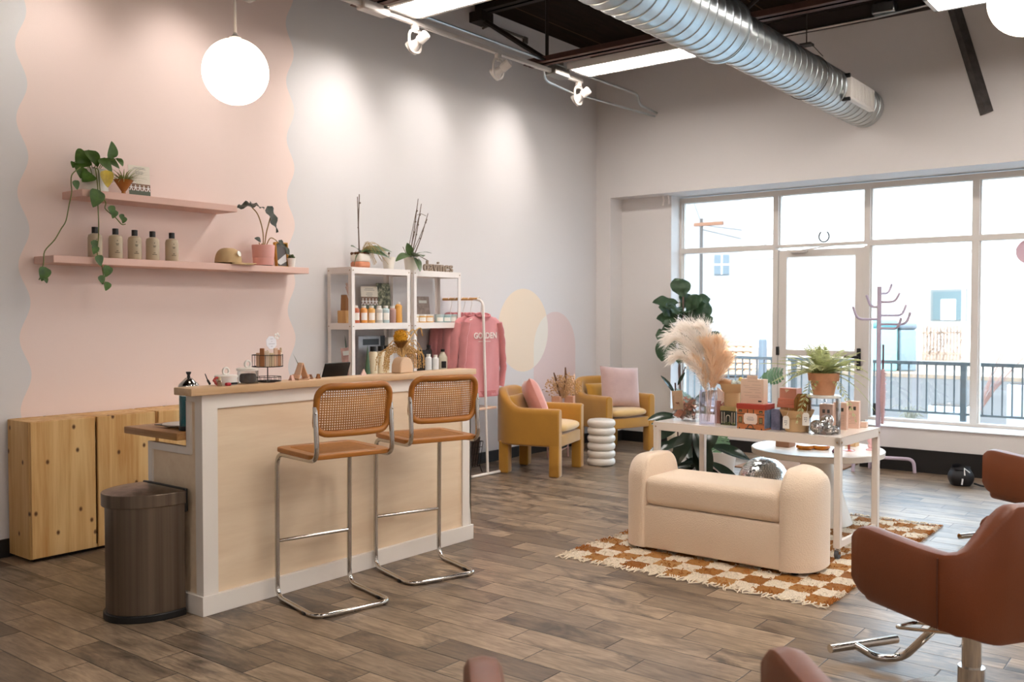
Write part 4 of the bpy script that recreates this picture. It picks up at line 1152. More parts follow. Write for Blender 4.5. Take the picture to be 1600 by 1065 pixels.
WL = mat('white_label', (240, 236, 228), .5)
def sbottle(x, y, z, r, h, col, name, label, grp, capc=None, lab=True, cap_h=.018, shoulder=.82, neck=.55):
    t = thing('product_bottle', label, 'bottle', (x, y, z), group=grp)
    MB().lathe([(0, 0), (r*.96, 0), (r, .004), (r, h*shoulder), (r*.92, h*(shoulder+.05)), (r*neck, h*.93), (r*neck, h*.95), (0, h*.95)], 20).build('body', mat(name, col, .25, coat=.3), t)
    MB().lathe([(0, h*.94), (r*neck*1.08, h*.94), (r*neck*1.08, h*.94+cap_h), (0, h*.94+cap_h)], 16).build('cap', capc or CERA, t)
    if lab:
        a0 = R(-122)
        MB().grid(lambda u, v: ((r+.0008)*math.cos(a0+(u-.5)*1.7), (r+.0008)*math.sin(a0+(u-.5)*1.7), h*(.18+.45*v)), 6, 1).build('label', WL, t)
    return t
for k, (x, cn, c, hh, lab) in enumerate(((5.105, 'rust', (184, 96, 64), .13, 1), (5.19, 'orange', (222, 152, 74), .13, 1), (5.275, 'amber', (226, 172, 96), .13, 1), (5.36, 'smoke grey', (198, 194, 186), .13, 1), (5.437, 'pale blue', (176, 194, 196), .13, 1), (5.513, 'mauve', (170, 132, 122), .13, 0), (5.585, 'tall honey', (226, 166, 82), .165, 0))):
    sbottle(x, 5.585, Z1, .031, hh, c, cn.replace(' ', '_')+'_bottle', cn+' bottle in the row on the upper tier of the left shelf unit', 'little bottles on the left shelf unit', lab=lab)
tag(MB().lathe([(0, 0), (.024, 0), (.025, .004), (.025, .06), (0, .06)], 20).build('product_jar', mat('honey_jar', (220, 176, 112), .3), None, (5.63, 5.62, Z1)), 'squat honey jar tucked behind the right post of the left shelf unit', 'jar')
t = thing('photo_card', 'grey brown photo card standing on the right shelf unit above the tubs', 'card', (6.07, 5.75, Z1))
M = frame((0, 0, 0), (1, 0, 0), (0, .1, 1))
MB().box(-.085, 0, -.002, .085, .23, .002, M=M).build('card', mat('taupe_photo', (150, 130, 118), .5, var=.3, vscale=22), t)
MB().box(-.05, .17, .002, .05, .195, .003, M=M).build('print_lines', mat('pale_print', (208, 206, 196), .6), t)
def tub(x, c, name, label, r=.04, h=.07, lidc=None):
    t = thing('product_tub', label, 'tub', (x, 5.585, Z1), group='tubs on the right shelf unit')
    MB().lathe([(0, 0), (r*.94, 0), (r, .004), (r, h-.014), (0, h-.014)], 22).build('body', mat(name, c, .35), t)
    MB().lathe([(0, h-.014), (r*1.05, h-.014), (r*1.05, h), (0, h)], 22).build('lid', lidc or CERA, t)
    a0 = R(-122)
    MB().grid(lambda u, v: ((r+.0008)*math.cos(a0+(u-.5)*1.5), (r+.0008)*math.sin(a0+(u-.5)*1.5), h*(.12+.5*v)), 6, 1).build('label', WL, t)
TL = mat('clear_teal_lid', (190, 206, 206), .3)
for x, c, nm, lab, l in ((5.775, (224, 200, 160), 'cream_tub', 'cream tub at the left end of the row on the right shelf unit', None), (5.868, (228, 176, 92), 'honey_tub', 'honey tub with white lid, left of its twin on the right shelf unit', None), (5.957, (232, 182, 104), 'apricot_tub', 'apricot tub with white lid below the grey brown card', None), (6.09, (176, 196, 196), 'pale_teal_tub', 'pale teal tub on the right shelf unit', TL), (6.185, (150, 186, 184), 'teal_tub', 'teal tub on the right shelf unit', TL), (6.268, (206, 206, 196), 'milky_tub', 'milky tub at the right end of the right shelf unit', TL)):
    tub(x, c, nm, lab, lidc=l)
# goods on the third shelf
t = thing('brochure', 'pink brown brochure standing behind the tablet on the left shelf unit', 'brochure', (5.07, 5.60, Z2))
M = frame((-.02, 0, 0), (1, -.2, .08), (-.12, .1, 1))
MB().box(-.05, 0, -.002, .05, .26, .002, M=M).build('panel', mat('pink_brown_print', (176, 134, 122), .5, var=.35, vscale=14), t)
MB().box(-.035, .20, .002, .035, .235, .003, M=M).build('print_lines', mat('pale_print', (208, 206, 196), .6), t)
t = thing('snake_plant', 'single grey green snake plant leaf beside the brochure', 'potted plant', (5.115, 5.70, Z2))
MB().lathe([(0, 0), (.035, 0), (.045, .08), (.04, .08), (0, .07)], 20).build('pot', CERA, t)
b = MB(); leaf(b, (0, 0, .07), (-.08, -.03, 1), (0, -1, 0), .29, .03, .04, shape='strap', fold=.3); leaf(b, (0, 0, .07), (.1, -.03, 1), (0, -1, 0), .18, .03, .04, shape='strap', fold=.3)
b.build('foliage', mat('snake_plant_green', (74, 92, 74), .5), t)
t = thing('green_tube', 'dark green pointed tube standing beside the ivory bottles', 'tube', (5.245, 5.60, Z2))
MB().grid(lambda u, v: (.032*(1-v)**.8*math.cos(2*PI*u)+.0, .02*(1-v*.9)*math.sin(2*PI*u), .27*v), 20, 8, closeu=True).lathe([(0, 0), (.03, 0), (.03, .004), (0, .004)], 16).build('tube', mat('bottle_green', (62, 88, 54), .35), t)
BAM2 = mat('ivory_bottle', (228, 212, 180), .35)
def tall(x, y, label):
    t = thing('tall_bottle', label, 'bottle', (x, y, Z2), group='ivory bottles on the left shelf unit')
    MB().lathe([(0, 0), (.033, 0), (.036, .006), (.036, .205), (.03, .218), (0, .22)], 24).build('body', BAM2, t)
    MB().lathe([(0, .22), (.026, .22), (.026, .262), (0, .262)], 20).build('cap', BLACK, t)
tall(5.325, 5.62, 'ivory bottle with black cap next to the green pointed tube')
tall(5.415, 5.62, 'ivory bottle with black cap second from the green tube')
tall(5.50, 5.66, 'ivory bottle with black cap partly behind the dried bouquet')
t = thing('boxed_set', 'silver and black boxed set behind the ivory bottles', 'box', (5.40, 5.75, Z2))
MB().rbox(-.15, -.035, 0, .15, .035, .345, .003, 1).build('carton', mat('silver_carton', (150, 148, 150), .35, .3, var=.2, vscale=12), t)
MB().box(-.10, -.037, .27, .08, -.0345, .32).box(.1, -.037, .24, .15, -.0345, .345).build('dark_panel', BLACK, t)
tag(MB().rbox(-.03, -.03, 0, .03, .03, .33, .003, 1).build('white_carton', WL, None, (5.60, 5.72, Z2)), 'narrow white carton at the right of the silver boxed set', 'box')
tag(MB().rbox(-.055, -.05, 0, .055, .05, .21, .003, 1).build('black_carton', [mat('black_carton', (40, 38, 38), .4)], None, (5.98, 5.70, Z2)), 'black carton behind the dried bouquet on the right shelf unit', 'box')
DK = mat('dark_bottle_glass', (44, 38, 34), .15, coat=.4)
sbottle(6.055, 5.68, Z2, .03, .24, (52, 44, 38), 'dark_amber_bottle', 'tall dark bottle at the back of the right shelf unit', 'bottles on the right shelf unit', BLACK, False, .025)
sbottle(6.04, 5.585, Z2, .03, .16, (232, 230, 226), 'white_plastic_bottle', 'white bottle in front of the tall dark one', 'bottles on the right shelf unit', CERA, False)
sbottle(5.95, 5.585, Z2, .03, .17, (226, 224, 222), 'pale_plastic_bottle', 'pale bottle behind the right sprays of the dried bouquet', 'bottles on the right shelf unit', CERA, False)
t = sbottle(6.14, 5.59, Z2, .042, .205, (214, 206, 184), 'cream_oil_bottle', 'cream bottle with a black label on the right shelf unit', 'bottles on the right shelf unit', BLACK, False, .022, .68, .4)
MB().grid(lambda u, v: (.0425*math.cos(R(-122)+(u-.5)*1.1), .0425*math.sin(R(-122)+(u-.5)*1.1), .05+.06*v), 6, 1).build('label', BLACK, t)
sbottle(6.245, 5.59, Z2, .028, .175, (92, 80, 58), 'olive_oil_bottle', 'slim olive bottle at the right end of the right shelf unit', 'bottles on the right shelf unit', BLACK, True, .03)
for k, (x, wd, h, c, nm) in enumerate(((5.2, .25, .2, (200, 178, 150), 'kraft'), (5.5, .2, .16, (190, 186, 182), 'grey'), (5.85, .2, .22, (214, 200, 186), 'pale'), (6.14, .22, .18, (150, 116, 92), 'brown'))):
    tag(MB().rbox(-wd/2, -.09, 0, wd/2, .09, h, .004, 1).build('storage_box', [mat(nm+'_storage_card', c, .7)], None, (x, 5.67, .481)), nm+' storage box low on the white shelf units, seen through the stool cane', 'box')

# ---------------- garment rack ----------------
t = thing('garment_rack', 'white tube garment rack with a wooden rail end-on beside the shelf units', 'clothes rack', (6.50, 5.37, 0))
WT = mat('white_tube_paint', (236, 228, 220), .35)
MB().tube(fillet([(0, 0, .02), (-.065, .0, 1.585), (-.065, .12, 1.60)], .06, 6), .012, 10).build('post', WT, t)
MB().tube([(-.065, .06, 1.60), (-.065, .48, 1.60)], .013, 10).build('rail', BAM, t)
MB().tube([(-.235, 0, .014), (.235, 0, .014)], .013, 8).build('foot', WT, t)
MB().rbox(-.16, -.01, .60, .12, .479, .62, .003, 1).build('shelf_board', mat('pale_wood_board', (226, 190, 164), .5), t)
SW = mat('dusty_pink_fleece', (212, 140, 142), .9, var=.08, vscale=5, sheen=.3)
def shirt(y, label, text=False, dx=0.0, seed=0):
    t = thing('sweatshirt', label, 'sweatshirt', (6.48+dx, y, 0), R(-6) if text else 0, 'pink sweatshirts on the rack')
    rn = random.Random(seed); ph = rn.uniform(0, 6)
    def fn(u, v):
        z = 1.462-.74*v
        w_ = .085+.145*min(1, v/.09)**.6 if v < .09 else .23-.012*math.sin(v*3)+(.0 if v < .93 else -.015)
        dd = .018+.016*min(1, v*4)
        a = 2*PI*u
        x = math.copysign(abs(math.cos(a))**.7, math.cos(a))*w_
        yy = math.copysign(abs(math.sin(a))**.8, math.sin(a))*dd*(1-.6*abs(math.cos(a))**6)
        yy += .006*math.sin(x*38+ph+v*4)*min(1, v*2)
        return Vector((x, yy, z+(.02*math.cos(a)**2*-1 if v < .02 else 0)))
    MB().grid(fn, 48, 24, closeu=True).build('body', SW, t)
    for s in (-1, 1):
        pts = spline([(s*.20, 0, 1.385), (s*.235, -.004, 1.25), (s*.25, -.008, 1.08), (s*.262, -.01, .96), (s*.235, -.012, .80)], 6)
        b = MB(); n_ = len(pts)
        b.tube([p+Vector((0, .004*math.sin(i*1.3+ph), 0)) for i, p in enumerate(pts)], [.060-.026*i/n_ + .0015*math.sin(i*1.9+ph) for i in range(n_)], 14, flat=.42)
        b.build('sleeve', SW, t)
    MB().tube([(.084*math.cos(a), -.012+.022*math.sin(a), 1.452+.016*math.sin(a)-.0) for a in [2*PI*k/28 for k in range(28)]], .012, 8, closed=True).build('collar', mat('dusty_pink_rib', (196, 118, 120), .9), t)
    MB().grid(lambda u, v: Vector((fn(u, .93).x*.97, fn(u, .93).y*1.02, .768-.055*v)), 48, 2, closeu=True).build('hem_band', mat('dusty_pink_rib', (196, 118, 120), .9), t)
    if text:
        o = MB().merge(text_mb('GOLDEN', .074, .0015, 'CENTER', .0022), frame((.005, -.041, 1.245), (1, .03, 0), (0, 0, 1))).box(-.08, -.0405, 1.215, .07, -.039, 1.22)
        o.build('lettering', mat('white_lettering', (232, 216, 208), .8), t)
        MB().box(-.012, .0, 1.425, .012, .003, 1.45).build('neck_tag', WL, t)
    h = thing('coat_hanger', 'white wire hanger holding the '+label.split(',')[0], 'hanger', (6.48+dx, y, 0), 0, 'white hangers on the rack')
    ox = 6.435-6.48-dx
    MB().tube(spline([(0, 0, 1.455), (ox*.3, 0, 1.50), (ox*.6+.025, 0, 1.56), (ox+.018, 0, 1.612), (ox, 0, 1.622), (ox-.02, 0, 1.60)], 5), .003, 6).build('hook', WT, h)
    MB().tube([(-.17, 0, 1.41), (0, 0, 1.455), (.17, 0, 1.41)], .004, 6).build('arms', WT, h)
shirt(5.42, 'frontmost pink sweatshirt, white letters GOLDEN across its chest', True, 0, 1)
shirt(5.53, 'second pink sweatshirt, just behind the lettered one', False, -.02, 2)
shirt(5.61, 'third pink sweatshirt, its sleeves showing left of the shelf post', False, -.03, 3)
shirt(5.69, 'fourth pink sweatshirt, farther back on the rack', False, -.015, 4)
shirt(5.77, 'rearmost pink sweatshirt, next to the wall', False, -.03, 5)
t = thing('wire_magazine_basket', 'dark wire magazine basket on the floor under the garment rack', 'basket', (6.45, 5.60, 0))
b = MB()
for y in (-.1, .1):
    for z in (.06, .12, .18, .24, .29): b.tube([(-.14, y*(.6+.4*z/.29), z), (.14, y*(.6+.4*z/.29), z)], .003, 5)
    for k in range(9): b.tube([(-.14+.035*k, y*.6, .06), (-.14+.035*k, y, .29)], .003, 5)
for x in (-.14, .14):
    b.tube([(x, -.06, .06), (x, .06, .06)], .003, 5).tube([(x, -.1, .29), (x, .1, .29)], .004, 5)
    b.tube([(x, -.06, .06), (x, -.09, 0)], .004, 5).tube([(x, .06, .06), (x, .09, 0)], .004, 5)
b.build('wire_frame', WIRE, t)
for k, (c, nm) in enumerate((((74, 60, 52), 'dark'), ((168, 150, 134), 'tan'), ((96, 72, 60), 'brown'))):
    tag(MB().box(-.11, -.006, 0, .11, .006, .27, M=Matrix.Rotation(R(8), 4, 'X')).build('magazine', [mat(nm+'_magazine', c, .4, var=.3, vscale=10)], None, (6.45, 5.55+.045*k, .066)), nm+' magazine standing in the wire basket', 'magazine')
# ---------------- armchairs ----------------
VEL = mat('mustard_velvet', (178, 126, 36), .8, var=.08, vscale=4, sheen=.5)
def armchair(loc, rz, label):
    t = thing('armchair', label, 'armchair', loc, rz, 'mustard armchairs')
    path = []
    N = 44
    for i in range(N+1):
        s = i/N
        if s < .22: path.append((-.305, -.348+.348*s/.22, 0))
        elif s > .78: path.append((.305, -.348*(s-.78)/.22, 0))
        else:
            a = PI*(s-.22)/.56; c = math.cos(PI-a); q = math.sin(a)
            path.append((math.copysign(abs(c)**.72, c)*.305, q**.72*.30, q))
    def ztop(q): return .612+.172*(q*q*(3-2*q))
    vs = []; fs = []; th = .045; n = 12
    for i, (x, y, q) in enumerate(path):
        a = path[max(0, i-1)]; b_ = path[min(N, i+1)]
        d = Vector((b_[0]-a[0], b_[1]-a[1], 0)).normalized(); nn = Vector((-d.y, d.x, 0))
        zt = ztop(q); zb = .265
        sec = [(-th, zb+.01), (-th, (zb+zt)/2), (-th, zt-.05), (-th*.9, zt-.022), (-th*.6, zt-.006), (0, zt), (th*.6, zt-.006), (th*.9, zt-.022), (th, zt-.05), (th, (zb+zt)/2), (th, zb+.01), (0, zb)]
        for o, z in sec: vs.append(Vector((x, y, z))+nn*o)
    for i in range(N):
        for k in range(n): fs.append((i*n+k, i*n+(k+1) % n, (i+1)*n+(k+1) % n, (i+1)*n+k))
    fs += [tuple(range(n)), tuple(N*n+k for k in range(n-1, -1, -1))]
    MB().add(vs, fs).build('shell', VEL, t, bevel=.012)
    MB().rbox(-.27, -.343, .265, .27, .24, .372, .012).build('seat_base', VEL, t)
    for sx in (-1, 1):
        MB().rbox(sx*.305-.0445, -.3475, 0, sx*.305+.0445, -.25, .30, .012).build('leg', VEL, t)
        MB().rbox(sx*.245-.05, .17, 0, sx*.245+.05, .265, .30, .014).build('leg', VEL, t)
    MB().grid(lambda u, v: cush(u, v, .52, .56, .055), 32, 16, closeu=True, M=T(0, -.085, .425)).build('seat_cushion', mat('pale_mustard_velvet', (212, 172, 108), .8, var=.06, vscale=4, sheen=.5), t)
    return t
def cush(u, v, w_, d_, h):
    a = 2*PI*u; ph = PI*(v-.5); cr = math.cos(ph)
    r = abs(cr)**.35
    x = math.copysign(abs(math.cos(a))**.35, math.cos(a))*w_/2*r
    y = math.copysign(abs(math.sin(a))**.35, math.sin(a))*d_/2*r
    z = math.copysign(abs(math.sin(ph))**.7, math.sin(ph))*h*(1-.18*(2*x/w_)**2-.18*(2*y/d_)**2)
    return Vector((x, y, z))
def pillow(s1, s2, h, m, name, label, M, corner=.10):
    b = MB(); N = 22
    for sg in (-1, 1):
        def fn(u, v, sg=sg):
            x = 2*u-1; y = 2*v-1
            e = (1-x**4)*(1-y**4)
            pin = 1-corner*(1-abs(x))*abs(y)**3*0-0
            px = x*s1/2*(1-corner*(1-abs(y)**2)*abs(x)**2*.5); py = y*s2/2*(1-corner*(1-abs(x)**2)*abs(y)**2*.5)
            z = sg*h*(max(0, e)**.55)*(1+.05*math.sin(9*x+4*y)*(1-e))
            return (px, py, z)
        b.grid(fn, N, N)
    o = b.build(name, m, None); o.matrix_world = M
    return tag(o, label, 'cushion')
armchair((7.02, 5.20, 0), R(15), 'mustard velvet barrel armchair beside the garment rack, side-on with a pink cushion')
armchair((8.56, 5.37, 0), R(-15.5), 'mustard velvet barrel armchair in the corner with a mauve cushion')
PKV = mat('coral_pink_velvet', (214, 148, 136), .8, var=.08, vscale=6, sheen=.6)
MAUV = mat('mauve_velvet', (190, 160, 154), .8, var=.08, vscale=6, sheen=.6)
MUS = mat('dark_mustard_velvet', (188, 140, 48), .8, sheen=.5)
pillow(.40, .40, .075, PKV, 'pink_cushion', 'coral pink square cushion leaning in the armchair by the garment rack', Matrix.Translation((6.99, 5.20, .665)) @ Matrix.Rotation(R(48), 4, 'Z') @ Matrix.Rotation(R(68), 4, 'X') @ Matrix.Rotation(R(-9), 4, 'Z'))
pillow(.44, .24, .07, MUS, 'lumbar_cushion', 'mustard lumbar cushion behind the coral pink cushion', Matrix.Translation((6.955, 5.385, .59)) @ Matrix.Rotation(R(15), 4, 'Z') @ Matrix.Rotation(R(72), 4, 'X'))
pillow(.46, .44, .075, MAUV, 'mauve_cushion', 'dusty mauve square cushion sitting upright in the corner armchair', Matrix.Translation((8.54, 5.22, .685)) @ Matrix.Rotation(R(-30), 4, 'Z') @ Matrix.Rotation(R(76), 4, 'X') @ Matrix.Rotation(R(-4), 4, 'Z'))
pillow(.44, .24, .065, MUS, 'lumbar_cushion', 'mustard lumbar cushion behind the dusty mauve cushion', Matrix.Translation((8.60, 5.48, .60)) @ Matrix.Rotation(R(-15), 4, 'Z') @ Matrix.Rotation(R(72), 4, 'X'))

pr = []
for k in range(6):
    z0 = .0742*k
    for j in range(9):
        a = -PI/2+PI*j/8
        pr.append((.102+.035*math.cos(a)**.8 if math.cos(a) > 1e-6 else .102, z0+.0371+.0371*math.sin(a)))
pr = [(0, 0)]+pr+[(0, .4452)]
tag(MB().lathe(pr, 36).build('ring_side_table', mat('white_glazed_rings', (228, 220, 210), .3), None, (7.64, 4.88, 0)), 'white side table shaped like six stacked rings between the armchairs', 'side table')
t = thing('side_table', 'small side table with thin pinkish legs behind the ring table', 'side table', (7.72, 5.38, 0))
MB().lathe([(0, .53), (.20, .53), (.20, .55), (0, .55)], 36).build('top', mat('pink_stone', (206, 176, 166), .4), t)
for k in range(4):
    a = R(20+90*k)
    MB().tube([(.17*math.cos(a), .17*math.sin(a), 0), (.17*math.cos(a), .17*math.sin(a), .53)], .008, 8).build('leg', mat('rose_leg', (196, 160, 152), .4), t)
MB().tube([(.17*math.cos(R(20)), .17*math.sin(R(20)), .1), (-.17*math.cos(R(20)), -.17*math.sin(R(20)), .1)], .006, 6).build('stretcher', mat('rose_leg', (196, 160, 152), .4), t)
b0 = (7.70, 5.36, .55)
KR = mat('rose_kraft', (202, 152, 122), .7)
for k, (dx, dy) in enumerate(((-.085, .03), (.055, -.03))):
    tag(MB().rbox(-.045, -.045, 0, .045, .045, .09, .004, 1).build('flower_box', KR, None, (b0[0]+dx, b0[1]+dy, .55), R(20)), 'pinkish square box holding dried flowers, '+('left' if k == 0 else 'right')+' of the two behind the armchair', 'box')
t = thing('dried_flowers', 'loose tan dried flower arrangement behind the near armchair', 'dried flowers', (b0[0]-.01, b0[1], .64))
b = MB(); random.seed(21)
for k in range(150):
    a = random.uniform(0, 2*PI); r_ = random.uniform(.03, .24); h = random.uniform(.02, .22)*(1.1-r_*1.6)
    e = Vector((r_*math.cos(a), r_*math.sin(a)*.7, h))
    b.tube(spline([(random.uniform(-.06, .06), random.uniform(-.03, .03), -.02), e*.5+Vector((0, 0, .03)), e], 3), .0012, 4)
    for q in range(4): b.ball(tuple(e+Vector((random.uniform(-.02, .02), random.uniform(-.02, .02), random.uniform(-.015, .02)))), random.uniform(.004, .009), 5, 4)
b.build('blossoms', mat('tan_blossom', (206, 166, 120), .85, var=.3, vscale=30), t)
MB().tube([(-.06, 0, 0), (-.16, -.02, .17), (-.2, -.02, .245)], [.006, .012, .006], 8).tube([(0, 0, 0), (.005, -.02, .2), (.0, -.02, .29)], [.006, .012, .006], 8).build('brown_plumes', mat('brown_plume', (112, 78, 52), .9), t)
b = MB(); leaf(b, (.05, -.02, .03), (.6, -.1, .8), (0, -1, .3), .24, .05, .2); b.build('pale_leaf', mat('peach_leaf', (230, 190, 156), .8), t)
t = thing('small_dark_bottle', 'tiny dark bottle with a reddish label on the side table', 'bottle', (7.87, 5.37, .55))
MB().lathe([(0, 0), (.022, 0), (.022, .06), (.012, .07), (0, .07)], 16).build('body', mat('red_brown_glass', (150, 84, 66), .3), t)
MB().lathe([(0, .07), (.015, .07), (.015, .095), (0, .095)], 14).build('cap', BLACK, t)

# ---------------- plants by the window ----------------
RV = Vector((math.sin(YAW), -math.cos(YAW), 0)); FV = Vector((math.cos(YAW), math.sin(YAW), 0))
FIG = leafmat('fig_leaf_green', (62, 84, 58), .4, .35, 9, .22)
t = thing('fiddle_leaf_fig', 'tall fiddle leaf fig in a ribbed white basket by the left window jamb', 'potted plant', (8.94, 4.72, 0))
bk = MB()
bk.grid(lambda u, v: ((.095+.035*math.sin(PI*v*.75)+.004*math.sin(u*2*PI*18))*math.cos(2*PI*u), (.095+.035*math.sin(PI*v*.75)+.004*math.sin(u*2*PI*18))*math.sin(2*PI*u), .24*v), 144, 8, closeu=True)
bk.lathe([(0, .2), (.1, .2)], 20).build('basket', mat('white_woven_basket', (212, 202, 186), .85, bump=.002, bscale=60), t)
MB().tube(spline([(0, 0, .18), (.01, .0, .6), (-.01, 0, .95), tuple(RV*.03+Vector((0, 0, 1.3))), tuple(RV*.03+Vector((0, 0, 1.65)))], 6), [.014]*12+[.01]*13, 8).tube(spline([(0, 0, .75), tuple(RV*.06+Vector((0, 0, .9)))], 4), .008, 6).build('trunk', mat('fig_bark', (110, 90, 82), .8), t)
b = MB()
FL = [(.03, 1.62, (-.35, -.1, .9), .22, .15), (.03, 1.6, (.05, .2, 1), .24, .15), (.02, 1.58, (-1, -.2, .15), .30, .13), (.03, 1.58, (1, -.1, .28), .28, .13),
      (.0, 1.5, (-.7, -.5, -.35), .25, .16), (.05, 1.45, (.5, -.3, .75), .24, .17), (.10, 1.38, (.75, .1, .75), .30, .20), (.03, 1.45, (.1, -.8, .3), .22, .17),
      (0, 1.38, (-.75, -.2, .2), .24, .15), (0, 1.32, (-.55, -.3, -.5), .27, .17), (.05, 1.32, (.7, -.5, .1), .25, .17), (.08, 1.28, (.6, .3, -.1), .27, .18),
      (-.08, 1.30, (-.35, -.2, -1), .34, .21), (-.10, 1.24, (-.5, .1, .05), .14, .14), (.02, 1.25, (.0, -.8, -.3), .25, .17), (.12, 1.22, (.6, -.2, -.45), .26, .17),
      (.1, 1.42, (.3, .6, .2), .26, .18), (-.02, 1.44, (-.2, .7, .2), .26, .18), (.2, 1.28, (.8, 0, -.25), .30, .15), (.04, 1.15, (-.2, -.5, -.5), .24, .15), (.02, 1.36, (.25, -.8, .1), .24, .17), (-.05, 1.42, (-.6, -.4, .5), .22, .15), (.08, 1.2, (.2, -.6, -.6), .24, .16), (.0, 1.5, (.5, .3, .8), .22, .16), (-.04, 1.2, (-.6, -.5, -.35), .24, .16), (.14, 1.35, (.4, -.6, .2), .24, .17), (.1, 1.5, (.2, -.5, .5), .2, .15)]
random.seed(31)
for k in range(16):
    q_ = random.uniform(-.9, .9)
    FL.append((random.uniform(-.03, .12), random.uniform(1.2, 1.55), (q_, random.uniform(-.7, .5), random.uniform(-.3, .8)), random.uniform(.16, .23), random.uniform(.11, .15)))
for k, (a, z, d, l, w_) in enumerate(FL):
    dd = RV*d[0]+FV*d[1]+Vector((0, 0, d[2]))
    p = RV*a+Vector((0, 0, z))
    leaf(b, p+dd.normalized()*.03, dd, -FV*.8+Vector((0, 0, .7 if abs(d[2]) < .6 else .15)), l*.98, w_*1.1, .2, 8, 'fiddle', .12, wave=.012, ph=k)
    b.tube([p-Vector((0, 0, .02))-RV*(a-.02), p, p+dd.normalized()*.04], .004, 5)
b.build('foliage', FIG, t)
RUB = mat('rubber_leaf_dark', (40, 52, 40), .22, var=.3, vscale=7)
def rubber(loc, label, stems, leaves, potr, poth, potm):
    t = thing('rubber_plant', label, 'potted plant', loc)
    MB().lathe([(0, 0), (potr*.75, 0), (potr, poth), (potr*.92, poth), (potr*.9, poth-.02), (0, poth-.02)], 28).build('pot', potm, t)
    s = MB()
    for st in stems: s.tube(spline([tuple(RV*p[0]+FV*p[1]+Vector((0, 0, p[2]))) for p in st], 5), .007, 6)
    s.build('stems', mat('red_brown_stem', (86, 58, 48), .6), t)
    b = MB()
    for a, f, z, d, l, w_ in leaves:
        dd = RV*d[0]+FV*d[1]+Vector((0, 0, d[2]))
        leaf(b, RV*a+FV*f+Vector((0, 0, z)), dd, -FV*.5+Vector((0, 0, .8)), l, w_, .2, 8, 'oval', .14)
    b.build('foliage', RUB, t)
    return t
rubber((6.36, 3.13, 0), 'dark rubber plant in a dark pot on the floor behind the white table legs', [((0, 0, .2), (.02, 0, .45), (.06, 0, .78)), ((-.03, 0, .2), (-.1, 0, .42), (-.13, 0, .66))],
       [(.03, 0, .48, (.9, -.3, -.15), .30, .12), (.05, 0, .58, (.9, .0, .15), .32, .13), (-.1, 0, .55, (-.9, -.2, -.2), .28, .10), (-.12, 0, .62, (-.5, -.5, -.8), .34, .12), (-.1, 0, .6, (.35, -.6, -.85), .36, .13), (-.08, 0, .5, (.1, -.6, -.8), .28, .11),
        (0, 0, .35, (-.8, -.3, .05), .32, .07), (.02, 0, .36, (.7, -.5, -.35), .28, .09), (.04, 0, .66, (-.15, -.5, -.5), .24, .1), (-.12, 0, .66, (-.9, -.1, .1), .3, .1), (.06, 0, .72, (.6, -.3, .4), .25, .1), (-.02, 0, .33, (.45, -.6, -.4), .24, .09), (-.05, 0, .40, (-.75, -.3, -.45), .26, .1)], .13, .24, mat('black_pot', (42, 40, 40), .3))
rubber((6.62, 3.48, 0), 'rubber plant with red tipped leaves in a grey pot left behind the white table', [((0, 0, .2), (-.03, 0, .55), (-.05, 0, .92)), ((.05, 0, .2), (.05, 0, .5), (.09, 0, .8))],
       [(-.05, 0, .82, (-.4, -.2, .75), .2, .05), (-.04, 0, .66, (-1, -.3, .05), .24, .1), (0, 0, .6, (-.8, -.4, -.3), .28, .12), (.03, 0, .52, (.9, -.3, -.2), .26, .11), (.08, 0, .74, (.6, -.2, .5), .24, .11), (-.02, 0, .45, (-.9, -.2, -.2), .28, .11), (0, 0, .5, (.2, -.7, -.5), .26, .11), (-.03, 0, .9, (.3, -.2, .8), .12, .03), (.02, 0, .4, (-.6, -.6, -.4), .25, .1)], .13, .24, mat('grey_pot', (150, 146, 140), .6))
MON = leafmat('monstera_green', (84, 116, 80), .35, .3, 8, .35)
t = thing('monstera', 'split leaf monstera in a pale pot behind the white table', 'potted plant', (7.45, 3.55, 0))
MB().lathe([(0, 0), (.11, 0), (.15, .28), (.14, .28), (.13, .25), (0, .25)], 28).build('pot', mat('pale_pot', (206, 198, 190), .5), t)
b = MB(); s = MB()
def split_leaf(p, d, up, l, w_):
    d = Vector(d).normalized(); side = d.cross(Vector(up)).normalized(); nr = side.cross(d)
    for k in range(7):
        u0 = k/7; ww = w_*math.sin(PI*(.12+.8*u0))**.7
        for sg in (-1, 1):
            e = side*sg*ww/2+d*(l*.09)
            c = Vector(p)+d*l*u0
            a, bb = c, c+d*l/7.2
            q = [a, bb, bb+e*.95-nr*ww*.12, a+e*1.0+d*l*.02-nr*ww*.14]
            b.add(q, [(0, 1, 2, 3)], True)
    b.add([Vector(p)+d*l*.93-side*.03, Vector(p)+d*l*.93+side*.03, Vector(p)+d*l*1.08], [(0, 1, 2)])
for a, z, dx, dz, l in ((.06, .86, .55, -.55, .26), (-.22, .72, -.4, .1, .22), (.36, .92, .5, .12, .18), (-.1, .66, -.6, -.3, .24), (.22, .64, .7, -.35, .24), (-.05, .5, .1, -.6, .24)):
    p = RV*a+Vector((0, 0, z))
    s.tube(spline([(0, 0, .22), p*.5+Vector((0, 0, .2)), p], 4), .005, 5)
    split_leaf(p, RV*dx-FV*.3+Vector((0, 0, dz)), -FV+Vector((0, 0, .6)), l, l*.95)
b.build('foliage', MON, t); s.build('stems', mat('monstera_stem', (96, 120, 76), .5), t)

